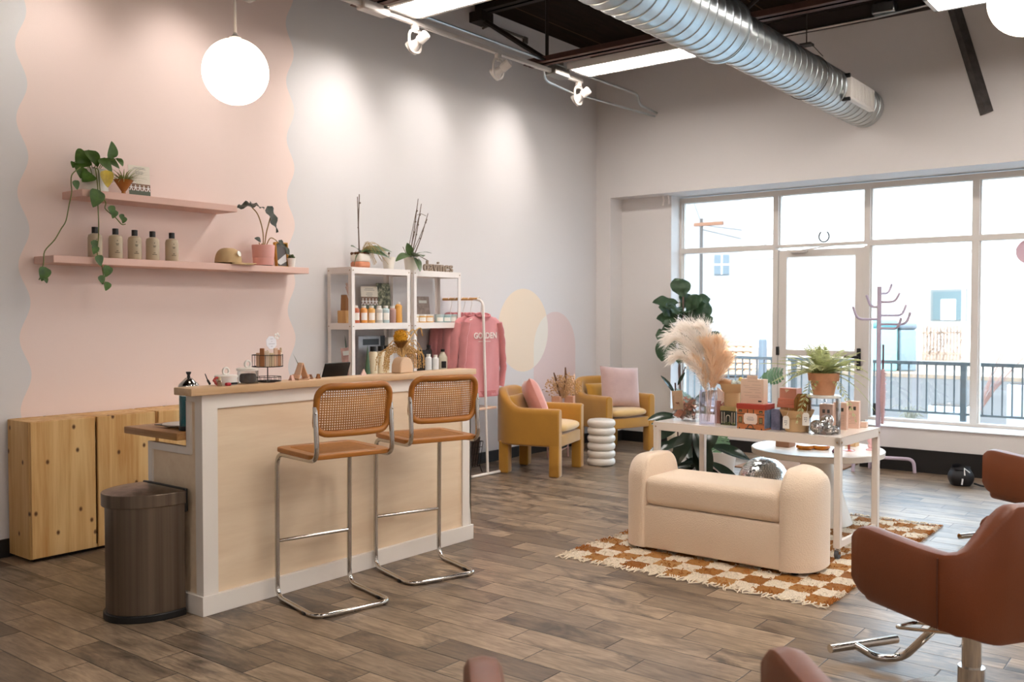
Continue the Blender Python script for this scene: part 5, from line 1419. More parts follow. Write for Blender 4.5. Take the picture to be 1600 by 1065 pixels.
# ---------------- door mat, coat rack, black bag ----------------
tag(MB().rbox(8.30, 2.92, 0, 9.22, 3.80, .014, .005, 2).build('door_mat', [mat('brown_coir', (150, 116, 92), .95, var=.15, vscale=30, bump=.003, bscale=120)]), 'brown coir mat on the floor inside the glass door', 'mat')
t = thing('coat_rack', 'lilac metal coat rack with curled hooks in front of the window', 'coat rack', (8.945, 2.66, 0))
LIL = mat('lilac_paint', (190, 176, 194), .4)
MB().tube([(0, 0, .06), (0, 0, 1.72)], .021, 16).build('post', LIL, t)
for az, z, l, up in ((25, 1.655, .115, .09), (-20, 1.575, .135, .085), (170, 1.53, .075, .11), (10, 1.45, .235, .10), (-50, 1.37, .26, .11), (185, 1.415, .215, .12), (-70, 1.33, .24, .1)):
    d = RV*math.cos(R(az))+FV*math.sin(R(az))
    MB().tube(fillet([(0, 0, z), tuple(d*l+Vector((0, 0, z))), tuple(d*(l+.04)+Vector((0, 0, z+up)))], .075, 8), .0115, 10).build('hook', LIL, t)
for az in (-24, 100, 190):
    d = RV*math.cos(R(az))+FV*math.sin(R(az))
    l = .31 if az == -24 else .24
    if az == 100: l = .12
    MB().tube(fillet([(0, 0, .125), tuple(d*l+Vector((0, 0, .125))), tuple(d*(l+.01))], .06, 7), .0165, 10).build('foot', LIL, t)
t = thing('folded_umbrella', 'thin maroon folded umbrella with a fuzzy pink cover hanging on the coat rack', 'umbrella', tuple(Vector((8.945, 2.66, 0))+RV*.034-FV*.02))
MB().tube([(0, 0, .85), (0, 0, 1.18)], .009, 8).build('shaft', mat('maroon_lacquer', (98, 48, 52), .4), t)
b = MB().tube([(0, 0, .44), (.0, 0, .7), (0, 0, .95)], [.012, .026, .016], 10); random.seed(2)
for k in range(160):
    z = random.uniform(.45, .94); a = random.uniform(0, 2*PI); b.tube([(.02*math.cos(a), .02*math.sin(a), z), (.034*math.cos(a), .034*math.sin(a), z-.012)], [.003, .001], 3)
b.build('fuzzy_cover', mat('pale_pink_fuzz', (212, 178, 180), .9), t)
t = thing('black_bag', 'small black bag with white stripes on the floor under the window', 'bag', (8.62, 1.87, 0))
BF = mat('black_nylon', (26, 26, 30), .45)
MB().grid(lambda u, v: ((.07+.03*math.sin(PI*min(1, v*1.15))+.008*math.sin(2*PI*u*3+1))*math.cos(2*PI*u), (.07+.03*math.sin(PI*min(1, v*1.15))+.006*math.cos(2*PI*u*4))*math.sin(2*PI*u), .165*v+.012*math.sin(2*PI*u*2)*v), 36, 10, closeu=True).lathe([(0, .0), (.07, 0)], 20).lathe([(0, .14), (.085, .14)], 20).build('body', BF, t)
WS = mat('white_stripe', (236, 236, 238), .5)
MB().tube([(-.095, -.035, .07), (-.098, -.03, .02)], .007, 6).tube([(-.09, -.05, .10), (-.085, -.045, .16), (-.07, -.085, .125)], .006, 6).build('stripes', WS, t)
MB().tube(spline([(.03, -.1, .02), (.0, -.18, .012), (.1, -.26, .012)], 6), .008, 6).build('strap', BF, t)
# ---------------- checked rug ----------------
RX0, RX1, RY0, RY1 = 4.605, 6.83, 1.60, 3.22
t = thing('checked_rug', 'shaggy rust and cream checked rug with fringe under the bench', 'rug', (RX0, RY0, 0))
rm = mat('checked_wool', (200, 150, 90), .95)
n = NT(rm); o = n.obj(); sp = n.new('ShaderNodeSeparateXYZ'); n.l.new(o, sp.inputs[0])
q = .135
wob = n.m('MULTIPLY_ADD', n.noise(o, 38, 3, .6), .035, -.0175)
ix = n.m('FLOOR', n.m('DIVIDE', n.m('ADD', sp.outputs[0], wob), q)); iy = n.m('FLOOR', n.m('DIVIDE', n.m('ADD', sp.outputs[1], wob), q))
par = n.m('ABSOLUTE', n.m('MODULO', n.m('ADD', ix, iy), 2))
cv = n.new('ShaderNodeCombineXYZ'); n.put(cv.inputs[0], ix); n.put(cv.inputs[1], iy)
wn_ = n.new('ShaderNodeTexWhiteNoise'); n.l.new(cv.outputs[0], wn_.inputs[0])
rust = n.ramp(wn_.outputs['Value'], [(0, rgb(150, 92, 30)), (.6, rgb(166, 110, 44)), (1, rgb(186, 138, 80))])
fib = n.noise(n.scale(o, 1, 1, 1), 160, 3, .6)
c = n.mix(n.m('GREATER_THAN', par, .5), rust, rgb(230, 214, 190))
mx = n.new('ShaderNodeMix', data_type='RGBA', blend_type='MULTIPLY'); mx.inputs[0].default_value = .55
n.l.new(c, mx.inputs[6]); n.l.new(n.ramp(fib, [(.3, rgb(140, 130, 120)), (.6, (1, 1, 1, 1))]), mx.inputs[7])
n.l.new(mx.outputs[2], n.n['Principled BSDF'].inputs['Base Color'])
n.bump(fib, .006)
from mathutils import noise as mn
def rugz(u, v):
    x = u*(RX1-RX0); y = v*(RY1-RY0)
    edge = min(1, 40*min(u, 1-u, v, 1-v))
    jit = .008*mn.noise(Vector((x*9, y*9, 0)))
    return (x+jit*2, y+jit, max(.001, edge*(.009+.006*mn.noise(Vector((x*28, y*28, 1.3))))))
MB().grid(rugz, 190, 140).build('pile', rm, t)
b = MB(); random.seed(9)
for e, s in ((0, -1), (RX1-RX0, 1)):
    b = MB()
    for k in range(95):
        y = (RY1-RY0)*(k+random.uniform(.1, .9))/95
        l = random.uniform(.03, .07)
        b.tube(spline([(e-s*.01, y, .009), (e+s*l*.5, y+random.uniform(-.02, .02), .008), (e+s*l, y+random.uniform(-.035, .035), .004)], 4), [.0036]*8+[.0025], 5)
    b.build('fringe', mat('cream_yarn', (222, 206, 182), .9), t)
b = MB()
for k in range(2600):
    x = random.uniform(0, RX1-RX0); y = random.uniform(0, RY1-RY0)
    if 0.5 < x < .75 and .3 < y < 1.4: continue
    if k % 3 == 0: y = random.choice((random.uniform(0, .02), RY1-RY0-random.uniform(0, .02)))
    a = random.uniform(0, 2*PI); l = random.uniform(.012, .026)
    mi = 1 if (int(math.floor(x/q))+int(math.floor(y/q))) % 2 else 0
    b.tube([(x, y, .007), (x+l*.6*math.cos(a), y+l*.6*math.sin(a), .018), (x+l*math.cos(a), y+l*math.sin(a), .011)], [.003, .0026, .0016], 4, mi=mi)
b.build('loose_tufts', [mat('rust_yarn', (166, 102, 42), .95, var=.2, vscale=30), mat('cream_yarn', (222, 206, 182), .9)], t)

# ---------------- boucle bench ----------------
BOU = mat('cream_boucle', (233, 210, 184), .95, bump=.004, bscale=130, sheen=.4)
t = thing('bouclé_bench'.replace('é', 'e'), 'cream boucle bench with rounded raised ends on the checked rug', 'bench', (5.20, 2.44, 0))
hw = .445
MB().rbox(-.215, -hw, .03, .215, hw, .288, .012, 3).build('base', BOU, t)
MB().rbox(-.2165, -hw+.002, .2885, .2165, hw-.002, .468, .052, 8).build('seat', BOU, t)
def arm(s):
    b = MB(); vs = []; fs = []
    secs = []
    NS = 12
    for j in range(NS+1):
        f = j/NS
        th = PI/2*f
        k = math.cos(th)
        yo = .17*math.sin(th)
        hwx = .225*max(k, .02)**.75 if f > 0 else .225
        top = .592-.075*(1-max(k, .0)**.7)
        secs.append((yo, hwx, top))
    secs = [(-.02, .205, .575), (-.012, .22, .588)]+secs
    n = 0
    for yo, hx, top in secs:
        prof = [(-hx, .03)]
        rr = min(.15, hx*.98)
        for k in range(9):
            a = PI-PI/2*k/8; prof.append((-hx+rr+rr*math.cos(a), top-rr+rr*math.sin(a)))
        for k in range(9):
            a = PI/2-PI/2*k/8; prof.append((hx-rr+rr*math.cos(a), top-rr+rr*math.sin(a)))
        prof.append((hx, .03)); n = len(prof)
        vs += [(x, s*(hw+yo), z) for x, z in prof]
    for j in range(len(secs)-1):
        for k in range(n): fs.append((j*n+k, j*n+(k+1) % n, (j+1)*n+(k+1) % n, (j+1)*n+k))
    fs += [tuple(range(n)), tuple((len(secs)-1)*n+k for k in range(n-1, -1, -1))]
    b.add(vs, fs); o = b.build('raised_end', BOU, t)
arm(1); arm(-1)
for sx in (-1, 1):
    for sy in (-1, 1): MB().lathe([(0, .012), (.02, .012), (.025, .032), (0, .032)], 12, (sx*.16, sy*.5, 0)).build('foot', BLACK, t)

# ---------------- white display table ----------------
ZT_ = .735
TM = Matrix.Rotation(R(-2.5), 4, 'Z')
t = thing('display_table', 'white metal display table on casters behind the bench', 'table', (5.49, 1.845, 0), R(-2.6))
TW = mat('white_table_paint', (230, 220, 210), .35)
dx, dy = .665, 1.285
MB().box(0, 0, ZT_-.006, dx, dy, ZT_).box(0, 0, ZT_-.055, .004, dy, ZT_).box(dx-.004, 0, ZT_-.055, dx, dy, ZT_).box(0, 0, ZT_-.055, dx, .004, ZT_).box(0, dy-.004, ZT_-.055, dx, dy, ZT_).build('tabletop', mat('white_table_gloss', (232, 222, 212), .22), t, bevel=.002)
for px in (0, dx-.04):
    for py in (0, dy-.04):
        MB().rbox(px, py, .075, px+.04, py+.04, ZT_-.006, .004, 1).build('leg', TW, t)
        c = MB().tube([(px+.02, py+.02, .08), (px+.02, py+.02, .06)], .008, 8).box(px+.006, py+.005, .04, px+.034, py+.008, .066).box(px+.006, py+.032, .04, px+.034, py+.035, .066).box(px+.006, py+.005, .064, px+.034, py+.035, .068)
        co = c.build('caster', CHROME, t)
        MB().lathe([(0, -.011), (.026, -.011), (.026, .011), (0, .011)], 20, M=T(px+.02, py+.02, .039, rx=R(90))).build('wheel', mat('grey_rubber', (76, 78, 82), .6), co)
for py in (.008, dy-.03): MB().box(.04, py, .075, dx-.04, py+.022, .115).build('side_rail', TW, t)
b = MB()
for py in (.02, dy-.02): b.lathe([(0, 0), (.006, 0), (.005, .003), (0, .003)], 8, M=frame((0, py, ZT_-.03), (0, 1, 0), (0, 0, -1)))
for px in (.02, dx-.02): b.lathe([(0, 0), (.006, 0), (.005, .003), (0, .003)], 8, M=frame((px, 0, ZT_-.03), (1, 0, 0), (0, 0, 1)))
b.build('bolts', mat('tan_bolt', (170, 140, 108), .4, .6), t)

# ---------------- things on the display table ----------------
KRAFT = mat('kraft_paper', (206, 172, 128), .75)
CLEAR = glass('clear_acrylic', (255, 254, 254), .1)
t = thing('gift_bag', 'clear bag of crinkled bronze paper at the left end of the white table', 'gift bag', (5.745, 2.965, ZT_), R(-2.6))
MB().box(-.06, -.09, .001, -.058, .09, .17).box(.058, -.09, .001, .06, .09, .17).box(-.06, -.09, .001, .06, -.088, .17).box(-.06, .088, .001, .06, .09, .17).build('clear_sides', CLEAR, t)
b = MB(); random.seed(4)
for k in range(110):
    p = Vector((random.uniform(-.035, .035), random.uniform(-.065, .065), random.uniform(.02, .12 if k < 80 else .165)))
    vs = [p+Vector((random.uniform(-.034, .034), random.uniform(-.034, .034), random.uniform(-.028, .028))) for _ in range(4)]
    b.add(vs, [(0, 1, 2), (1, 3, 2)], False, mi=k % 3)
b.build('crinkled_paper', [mat('bronze_paper', (150, 100, 78), .4, .4), mat('rose_paper', (206, 140, 116), .5), mat('silver_paper', (220, 216, 210), .2, .8)], t)
MB().box(-.05, -.002, 0, .05, .002, .13, M=T(-.045, .055, .075, rx=R(0), ry=R(-8), rz=R(75)) @ Matrix.Rotation(R(14), 4, 'Y')).build('kraft_card', mat('pale_kraft', (214, 184, 152), .7), t)
t = thing('stemmed_glass', 'tiny clear stemmed glass by the iridescent vase', 'glass', (5.62, 2.868, ZT_))
MB().lathe([(0, 0), (.02, 0), (.02, .003), (.004, .006), (.004, .025), (.018, .03), (.02, .06), (.018, .06), (.012, .035)], 18).build('glass', CLEAR, t)
t = thing('iridescent_vase', 'rectangular iridescent acrylic vase on the white table', 'vase', (5.63, 2.765, ZT_), R(20))
IR = glass('iridescent_acrylic', (253, 250, 254), .3)
MB().box(-.045, -.05, .002, -.042, .05, .225).box(.042, -.05, .002, .045, .05, .225).box(-.042, -.05, .002, .042, -.047, .225).box(-.042, .047, .002, .042, .05, .225).box(-.045, -.05, 0, .045, .05, .006).build('sides', IR, t)
b = MB()
for sx in (-1, 1):
    for sy in (-1, 1): b.box(sx*.045-.0016, sy*.05-.0016, 0, sx*.045+.0016, sy*.05+.0016, .226)
b.build('corners', mat('lilac_edge', (238, 230, 238), .2, coat=.5), t)
t = thing('pampas_grass', 'large cream and tan pampas plumes in the iridescent vase', 'dried flowers', (5.63, 2.765, ZT_))
PAM = [leafmat('cream_pampas', (255, 250, 244), .9, 0, 1, .55), leafmat('tan_pampas', (252, 232, 208), .9, 0, 1, .55)]
b = MB(); random.seed(8)
def plume(pts, rad, mi, n_):
    P = spline([tuple(RV*p[0]+FV*p[1]+Vector((0, 0, p[2]))) for p in pts], 10); L_ = len(P)
    b.tube(P, .002, 5, mi=mi)
    for k in range(n_):
        f = random.uniform(.24, .99)**.9; i = min(L_-2, int(f*(L_-1))); p = P[i]; tg = (P[i+1]-P[i]).normalized()
        s = Vector((random.gauss(0, 1), random.gauss(0, 1), random.gauss(0, .7))); s = (s-tg*s.dot(tg)).normalized()
        l = rad*(.45+.75*math.sin(PI*min(1, (f-.3)/.72)))*random.uniform(.6, 1.15)
        e = p+tg*l*1.25+s*l*.5-Vector((0, 0, l*.28))
        w_ = tg.cross(s)*.0022
        m_ = p+tg*l*.6+s*l*.36
        b.add([p, m_-w_, m_+w_, e], [(0, 1, 2), (1, 3, 2)], True, mi=mi)
        if k % 2 == 0: b.add([m_, m_+tg*l*.35+s*l*.3-w_*.7, m_+tg*l*.35+s*l*.3+w_*.7, m_+tg*l*.5+s*l*.5-Vector((0, 0, l*.12))], [(0, 1, 2), (1, 3, 2)], True, mi=mi)
for p, r_, mi, n_ in (([(-.01, 0, .02), (-.02, 0, .22), (-.07, 0, .42), (-.17, -.02, .56), (-.26, -.04, .565)], .10, 0, 700),
                      ([(0, 0, .02), (-.01, 0, .24), (-.04, .02, .44), (-.10, .02, .60), (-.15, .03, .63)], .11, 0, 800),
                      ([(0, 0, .02), (0, 0, .25), (.0, 0, .44), (-.02, -.02, .58), (-.06, -.03, .65)], .10, 0, 700),
                      ([(-.01, 0, .02), (-.02, 0, .22), (-.08, -.05, .36), (-.17, -.07, .45), (-.24, -.08, .44)], .09, 0, 600),
                      ([(.01, 0, .02), (.02, 0, .22), (.05, 0, .36), (.07, 0, .47), (.06, 0, .55)], .10, 1, 900),
                      ([(0, 0, .02), (.01, -.01, .22), (.02, -.03, .36), (.0, -.04, .48), (-.03, -.05, .55)], .085, 1, 800),
                      ([(.01, 0, .02), (.03, 0, .22), (.08, -.02, .33), (.11, -.02, .40), (.12, -.02, .45)], .08, 1, 600),
                      ([(0, 0, .02), (-.01, 0, .2), (-.03, -.02, .32), (-.07, -.03, .40), (-.12, -.04, .44)], .07, 1, 500)):
    plume(p, r_, mi, n_)
b.build('plumes', PAM, t)
t = thing('ribbed_tumbler', 'rose brown diamond textured tumbler with pale paper on the white table', 'tumbler', (5.745, 2.735, ZT_))
MB().grid(lambda u, v: ((.026+.002*math.sin(2*PI*u*12+v*30))*math.cos(2*PI*u), (.026+.002*math.sin(2*PI*u*12+v*30))*math.sin(2*PI*u), .15*v), 96, 30, closeu=True).lathe([(0, 0), (.025, 0)], 16).build('body', mat('rose_brown_glass', (176, 120, 104), .2, coat=.5), t)
MB().add([(-.02, -.02, .13), (.02, -.02, .13), (.0, .02, .13), (-.02, -.03, .21), (.03, -.05, .19), (.0, .02, .24)], [(0, 1, 4, 3), (1, 2, 5, 4), (2, 0, 3, 5), (3, 4, 5)], False).build('tissue', mat('pale_tissue', (238, 214, 200), .7), t)
def kraft_pot(loc, r, h, label, top=1.55):
    t = thing('kraft_pot', label, 'pot', loc)
    MB().lathe([(0, 0), (r*.94, 0), (r, .004), (r, h*.6), (r*top*.82, h*.66), (r*top, h), (r*top*.97, h), (r*top*.78, h*.70), (0, h*.70)], 36).build('body', KRAFT, t)
    return t
t = thing('garden_box', 'dark green printed box with a white arch and olive lid under the raised kraft pot', 'box', (5.72, 2.635, ZT_), R(-2.6))
MB().box(-.055, -.055, 0, .055, .055, .095).build('body', mat('midnight_green_print', (48, 54, 46), .4, var=.4, vscale=30), t)
MB().box(-.057, -.057, .095, .057, .057, .122).build('lid', mat('olive_lid', (176, 154, 98), .5), t)
b = MB()
ar = [(-.0565, .014*math.cos(PI*k/10), .05+.016*math.sin(PI*k/10)) for k in range(11)]
b.tube([(-.0565, .014, .02)]+ar+[(-.0565, -.014, .02)], .0022, 4)
for y in (-.045, -.028, .028, .045): b.box(-.0572, y-.0018, .012, -.055, y+.0018, .085)
b.build('arch_print', mat('cream_print', (226, 220, 200), .5), t)
b = MB()
for k in range(40): b.ball((-.0555, random.uniform(-.05, .05), random.uniform(.0, .022)), random.uniform(.002, .0045), 5, 4, .3)
b.build('leaf_print', mat('leaf_green_print', (122, 134, 70), .6), t)
kraft_pot((5.72, 2.635, ZT_+.122), .052, .15, 'flared kraft pot raised on the dark green box')
zt1 = ZT_+.122+.15
t = thing('leather_pouch', 'tan leather pouch lying in the raised kraft pot', 'pouch', (5.72, 2.685, zt1-.045), R(90))
MB().grid(lambda u, v: cush(u, v, .12, .07, .025), 20, 10, closeu=True, M=T(0, 0, .05, ry=R(-12))).build('body', mat('tan_leather', (190, 146, 106), .5), t)
t = thing('floral_scrunchie', 'floral print scrunchie lying in the raised kraft pot', 'scrunchie', (5.72, 2.595, zt1-.045))
MB().tube([((.03+.003*math.sin(9*a))*math.cos(a), (.03+.003*math.sin(9*a))*math.sin(a), .045+.01*math.sin(4*a)) for a in [2*PI*k/40 for k in range(40)]], .015, 8, closed=True).build('loop', mat('floral_cotton', (196, 206, 198), .8, var=.35, vscale=70), t)
MB().ball((0, -.02, .07), .018, 8, 6).build('daisy', mat('daisy_yellow', (232, 206, 120), .8), t)

# printed villa box
t = thing('villa_box', 'orange box printed as a brick villa with a red lid on the white table', 'box', (5.61, 2.425, ZT_), R(-2.6))
w2, hh = .092, .128
MB().box(-.07, -w2, 0, .07, w2, hh).build('body', mat('villa_orange', (192, 116, 70), .5, var=.12, vscale=40), t)
MB().box(-.074, -w2-.003, hh, .074, w2+.003, hh+.032).build('lid', mat('villa_red', (170, 62, 48), .5), t)
DKP = mat('dark_villa_print', (62, 54, 46), .5)
b = MB(); X_ = -.0705
b.box(X_, -w2, .094, -.069, w2, .099).box(X_, -w2, .034, -.069, w2, .037).box(X_, -.035, .0, -.069, .035, .008)
for y in (-.07, .07): b.box(X_, y-.012, .04, -.069, y+.012, .078).box(X_, y-.012, .106, -.069, y+.012, .122)
for y in (-.02, .02): b.box(X_, y-.003, .1, -.069, y+.003, .126)
b.tube([(X_, .02*math.cos(PI*k/8), .008+.022*math.sin(PI*k/8)) for k in range(9)], .003, 4)
for y in (-.075, .075): b.box(X_, y-.004, 0, -.069, y+.004, .01)
b.build('facade_print', DKP, t)
b = MB()
for y in (-.07, .07): b.box(-.0713, y-.008, .044, -.0705, y-.001, .074).box(-.0713, y+.001, .044, -.0705, y+.008, .074).box(-.0713, y-.008, .109, -.0705, y+.008, .114)
for k in range(5): b.box(-.0713, -.055+.0275*k-.001, .037, -.0705, -.055+.0275*k+.001, .094)
b.build('window_print', mat('sage_print', (150, 138, 96), .5), t)
pl_ = [(-.0716, .046*s1*c1, .068+.034*s2*c2) for s1, s2, c1, c2 in ((1, 1, .75, 1), (-1, 1, .75, 1), (-1, 1, .9, .75), (-1, 1, 1, .6), (-1, -1, 1, .6), (-1, -1, .9, .75), (-1, -1, .75, 1), (1, -1, .75, 1), (1, -1, .9, .75), (1, -1, 1, .6), (1, 1, 1, .6), (1, 1, .9, .75))]
po = MB().add(pl_+[(-.070, p[1], p[2]) for p in pl_], [tuple(range(12)), tuple(range(23, 11, -1))]+[(i, (i+1) % 12, 12+(i+1) % 12, 12+i) for i in range(12)], False).build('plaque', mat('blush_plaque', (232, 214, 202), .6), t)
b = MB()
for z, w_ in ((.076, .02), (.066, .026), (.058, .022)): b.box(-.0724, -w_, z, -.0716, w_, z+.003)
b.build('plaque_print', mat('grey_print', (150, 146, 152), .6), po)
MB().box(-.065, -w2-.0008, .01, .065, -w2+.001, .125).build('sky_print', mat('dusk_blue_print', (112, 130, 156), .5, var=.5, vscale=16), t)
t = thing('hang_box', 'cream printed box with a hang tab standing on the villa box', 'box', (5.61, 2.435, ZT_+.160), R(-2.6))
MB().box(-.03, -.078, 0, .03, .078, .155).build('carton', mat('cream_carton', (226, 198, 176), .6), t)
MB().rbox(-.0305, -.036, .155, -.0285, .036, .18, .0008, 1).build('hang_tab', mat('cream_carton', (226, 198, 176), .6), t)
b = MB()
for z, y0_, y1_ in ((.14, -.05, .03), (.118, -.06, .0), (.112, .02, .06), (.10, -.06, .05), (.088, -.05, .02), (.07, -.06, -.02), (.07, .0, .06), (.05, -.05, .05), (.04, -.06, .02)): b.box(-.0306, y0_, z, -.0298, y1_, z+.0018)
b.build('fine_print', mat('taupe_print', (178, 150, 132), .6), t)
MB().box(-.0307, -.065, .012, -.0298, -.042, .022).build('dark_mark', DKP, t)
MB().box(-.0307, -.036, .162, -.0298, .036, .164).build('tab_print', mat('taupe_print', (178, 150, 132), .6), t)
t = thing('clear_pot', 'blue and plum printed carton right behind the villa box', 'box', (5.665, 2.292, ZT_), R(-2.6))
MB().box(-.05, -.03, 0, .05, .03, .13).build('carton', mat('blue_plum_print', (130, 130, 156), .4, var=.5, vscale=10), t)
t = thing('dark_leaf_box', 'small dark printed box between the villa box and the tagged kraft pot', 'box', (5.80, 2.31, ZT_), R(-2.6))
MB().box(-.04, -.04, 0, .04, .04, .12).build('carton', mat('midnight_leaf_print', (52, 60, 66), .4, var=.6, vscale=40), t)
kp = kraft_pot((5.635, 2.165, ZT_), .070, .135, 'flared kraft pot with a white tag left of the clear dome', 1.5)
def tagcard(loc, label, rz=0):
    t = thing('price_tag', label, 'tag', loc, rz)
    MB().add([(0, -.02, 0), (0, .02, 0), (0, .02, .065), (0, .012, .078), (0, -.012, .078), (0, -.02, .065)]+[(.0015, y, z) for y, z in ((-.02, 0), (.02, 0), (.02, .065), (.012, .078), (-.012, .078), (-.02, .065))], [(0, 1, 2, 3, 4, 5), (11, 10, 9, 8, 7, 6)]+[(i, (i+1) % 6, 6+(i+1) % 6, 6+i) for i in range(6)], False).build('card', WL, t)
    MB().tube([(.0, 0, .07), (.01, -.01, .10), (.03, -.01, .125)], .001, 5).build('string', mat('white_string', (230, 226, 218), .8), t)
    b = MB()
    for k, (yy, zz) in enumerate(((.006, .045), (-.004, .045), (.006, .035), (-.004, .033), (.0, .022))): b.box(-.0008, yy-.004, zz, 0, yy+.004, zz+.005)
    b.build('print', mat('grey_print', (150, 146, 152), .6), t)
tagcard((5.522, 2.19, ZT_+.025), 'white paper tag hanging on the front of the kraft pot', R(8))
tagcard((5.545, 2.075, ZT_+.05), 'white paper tag half behind the clear dome', R(20))
SAL = mat('salmon_carton', (224, 142, 116), .5)
for k in range(3):
    tag(MB().rbox(-.045, -.058, 0, .045, .058, .019, .002, 1).build('soap_box', SAL, None, (5.70, 2.245-.003*k, ZT_+.14+.0195*k), R(-2.6+2*k)), ['lowest', 'middle', 'top'][k]+' of three flat salmon boxes stacked beside the brown pouch', 'box')
t = thing('gift_carton', 'dusty pink carton with a pale mark on top of the salmon boxes', 'box', (5.71, 2.235, ZT_+.1985), R(-2.6))
MB().box(-.04, -.055, 0, .04, .055, .062).build('carton', mat('dusty_pink_carton', (212, 146, 124), .5), t)
MB().add([(-.0405, -.012, .055), (-.0405, .022, .055), (-.0405, .012, .035), (-.0405, .0, .045)], [(0, 1, 2, 3)], False).build('mark', mat('pale_mark', (226, 210, 190), .5), t)
tag(MB().box(-.06, -.07, 0, .06, .07, .137).build('display_block', KRAFT, None, (5.755, 2.225, ZT_)), 'kraft block behind the tagged pot carrying the salmon boxes', 'box')
t = thing('drawstring_pouch', 'brown suede drawstring pouch beside the pink cartons', 'pouch', (5.62, 2.125, ZT_+.095))
SU = mat('brown_suede', (138, 94, 40), .9, var=.12, vscale=20)
MB().grid(lambda u, v: ((.032*(1-.35*max(0, v-.75)/.25)+.003*math.sin(2*PI*u*7)*v)*math.cos(2*PI*u), (.05*(1-.45*max(0, v-.72)/.28)+.004*math.sin(2*PI*u*7)*v)*math.sin(2*PI*u), .14*v), 48, 14, closeu=True).lathe([(0, 0), (.03, 0)], 12).lathe([(0, .12), (.028, .12)], 12).build('body', SU, t)
MB().tube([(.026*math.cos(a), .036*math.sin(a), .118) for a in [2*PI*k/24 for k in range(24)]], .003, 5, closed=True).tube(spline([(-.026, .02, .118), (-.045, .02, .06), (-.055, .03, .0)], 5), .002, 5).build('cord', mat('brown_cord', (112, 76, 36), .8), t)
# clear dome with mirror balls
t = thing('clear_dome', 'clear acrylic cylinder holding little mirror balls at the right end of the white table', 'display dome', (5.64, 2.0, ZT_))
MB().lathe([(.098, .002), (.1, .002), (.1, .222), (.094, .232), (0, .232), (0, .228), (.093, .228), (.097, .22), (.098, .002)], 48).build('cylinder', CLEAR, t)
MB().lathe([(.099, .219), (.1015, .222), (.1015, .229), (.094, .235), (.0, .235), (0, .233)], 48).build('lid', mat('clear_white_lid', (238, 236, 234), .15), t)
MIR = mat('mirror_tiles', (240, 240, 237), .2, 1.0)
def mirror_ball(name, loc, r, label, n=22, m=12):
    t = thing(name, label, 'mirror ball', loc, random.uniform(0, 1))
    b = MB(); m_ = MB()
    m_.ball((0, 0, 0), r*.97, 24, 16)
    for j in range(1, m):
        ph = PI*j/m; rr = math.sin(ph); k_ = max(4, int(n*rr))
        for k in range(k_):
            a0 = 2*PI*(k+.08)/k_; a1 = 2*PI*(k+.92)/k_; p0 = PI*(j-.44)/m; p1 = PI*(j+.44)/m
            q_ = [(r*math.sin(p)*math.cos(a), r*math.sin(p)*math.sin(a), r*math.cos(p)) for p, a in ((p0, a0), (p1, a0), (p1, a1), (p0, a1))]
            ax = Vector((random.gauss(0, 1), random.gauss(0, 1), random.gauss(0, 1))).normalized(); c_ = sum((Vector(v) for v in q_), Vector())/4
            RM = Matrix.Rotation(random.gauss(0, .05), 3, ax)
            b.add([c_+RM @ (Vector(v)-c_) for v in q_], [(0, 1, 2, 3)], False)
    m_.build('core', mat('grout_grey', (120, 118, 114), .6), t); b.build('mirror_tiles', MIR, t)
    return t
for dx_, dy_, z_, r_, l_ in ((-.035, .028, .042, .042, 'larger mirror ball at the left inside the clear dome'), (-.038, -.048, .032, .032, 'small mirror ball at the right front inside the clear dome'), (.03, -.012, .075, .04, 'mirror ball resting on top of the others in the dome'), (.02, .04, .03, .03, 'small mirror ball at the back inside the clear dome'), (.025, -.06, .026, .026, 'smallest mirror ball at the far right inside the dome')):
    mirror_ball('mirror_ball', (5.64+dx_, 2.0+dy_, ZT_+z_), r_, l_)
# fern
ZF = ZT_+.236
t = thing('potted_fern', 'airy fern in a terracotta pot standing on the clear dome', 'potted plant', (5.65, 2.005, ZF))
MB().lathe([(0, 0), (.062, 0), (.078, .085), (.090, .086), (.094, .132), (.088, .134), (.084, .115), (0, .115)], 36).build('pot', mat('terracotta', (212, 154, 118), .8, var=.12, vscale=14), t)
MB().lathe([(0, .116), (.082, .116), (.06, .125), (0, .13)], 24).build('soil', mat('dark_soil', (80, 64, 52), .95), t)
b = MB(); random.seed(14)
def frond(a, e, l, droop):
    d = RV*math.cos(a)+FV*math.sin(a)
    P = []
    for k in range(15):
        f = k/14
        P.append(Vector((0, 0, .12))+d*(l*f*math.cos(e))+Vector((0, 0, l*f*math.sin(e)-droop*l*f*f)))
    b.tube(P, .0012, 4)
    for k in range(2, 15):
        tg = (P[k]-P[k-1]).normalized(); sd = tg.cross(Vector((0, 0, 1)))
        if sd.length < .05: sd = RV.copy()
        sd.normalize(); f = k/14; ll = .042*math.sin(PI*(.12+.86*f))**.8+.004
        for s in (-1, 1):
            for h_ in (0, .5):
                p = P[k]-tg*(l/14)*h_
                e_ = p+sd*s*ll+tg*ll*.5-Vector((0, 0, ll*.15))
                w_ = tg*.0045
                m_ = p*.45+e_*.55
                b.add([p, m_-w_, e_, m_+w_], [(0, 1, 2, 3)], True)
for k in range(50):
    a = random.uniform(0, 2*PI)
    if k < 12: a = random.choice((random.uniform(-.5, .5), PI+random.uniform(-.5, .5)))
    frond(a, random.uniform(.35, 1.25), random.uniform(.24, .38), random.uniform(.25, .65))
frond(PI-.1, .42, .42, .25); frond(PI+.2, .35, .36, .45); frond(0.15, .45, .34, .55); frond(-.3, .2, .3, .9); frond(PI+.6, 0.1, .25, 1.2); frond(-.9, .1, .22, 1.3)
b.build('fronds', leafmat('fern_green', (196, 202, 150), .6, .3, 20, .5), t)
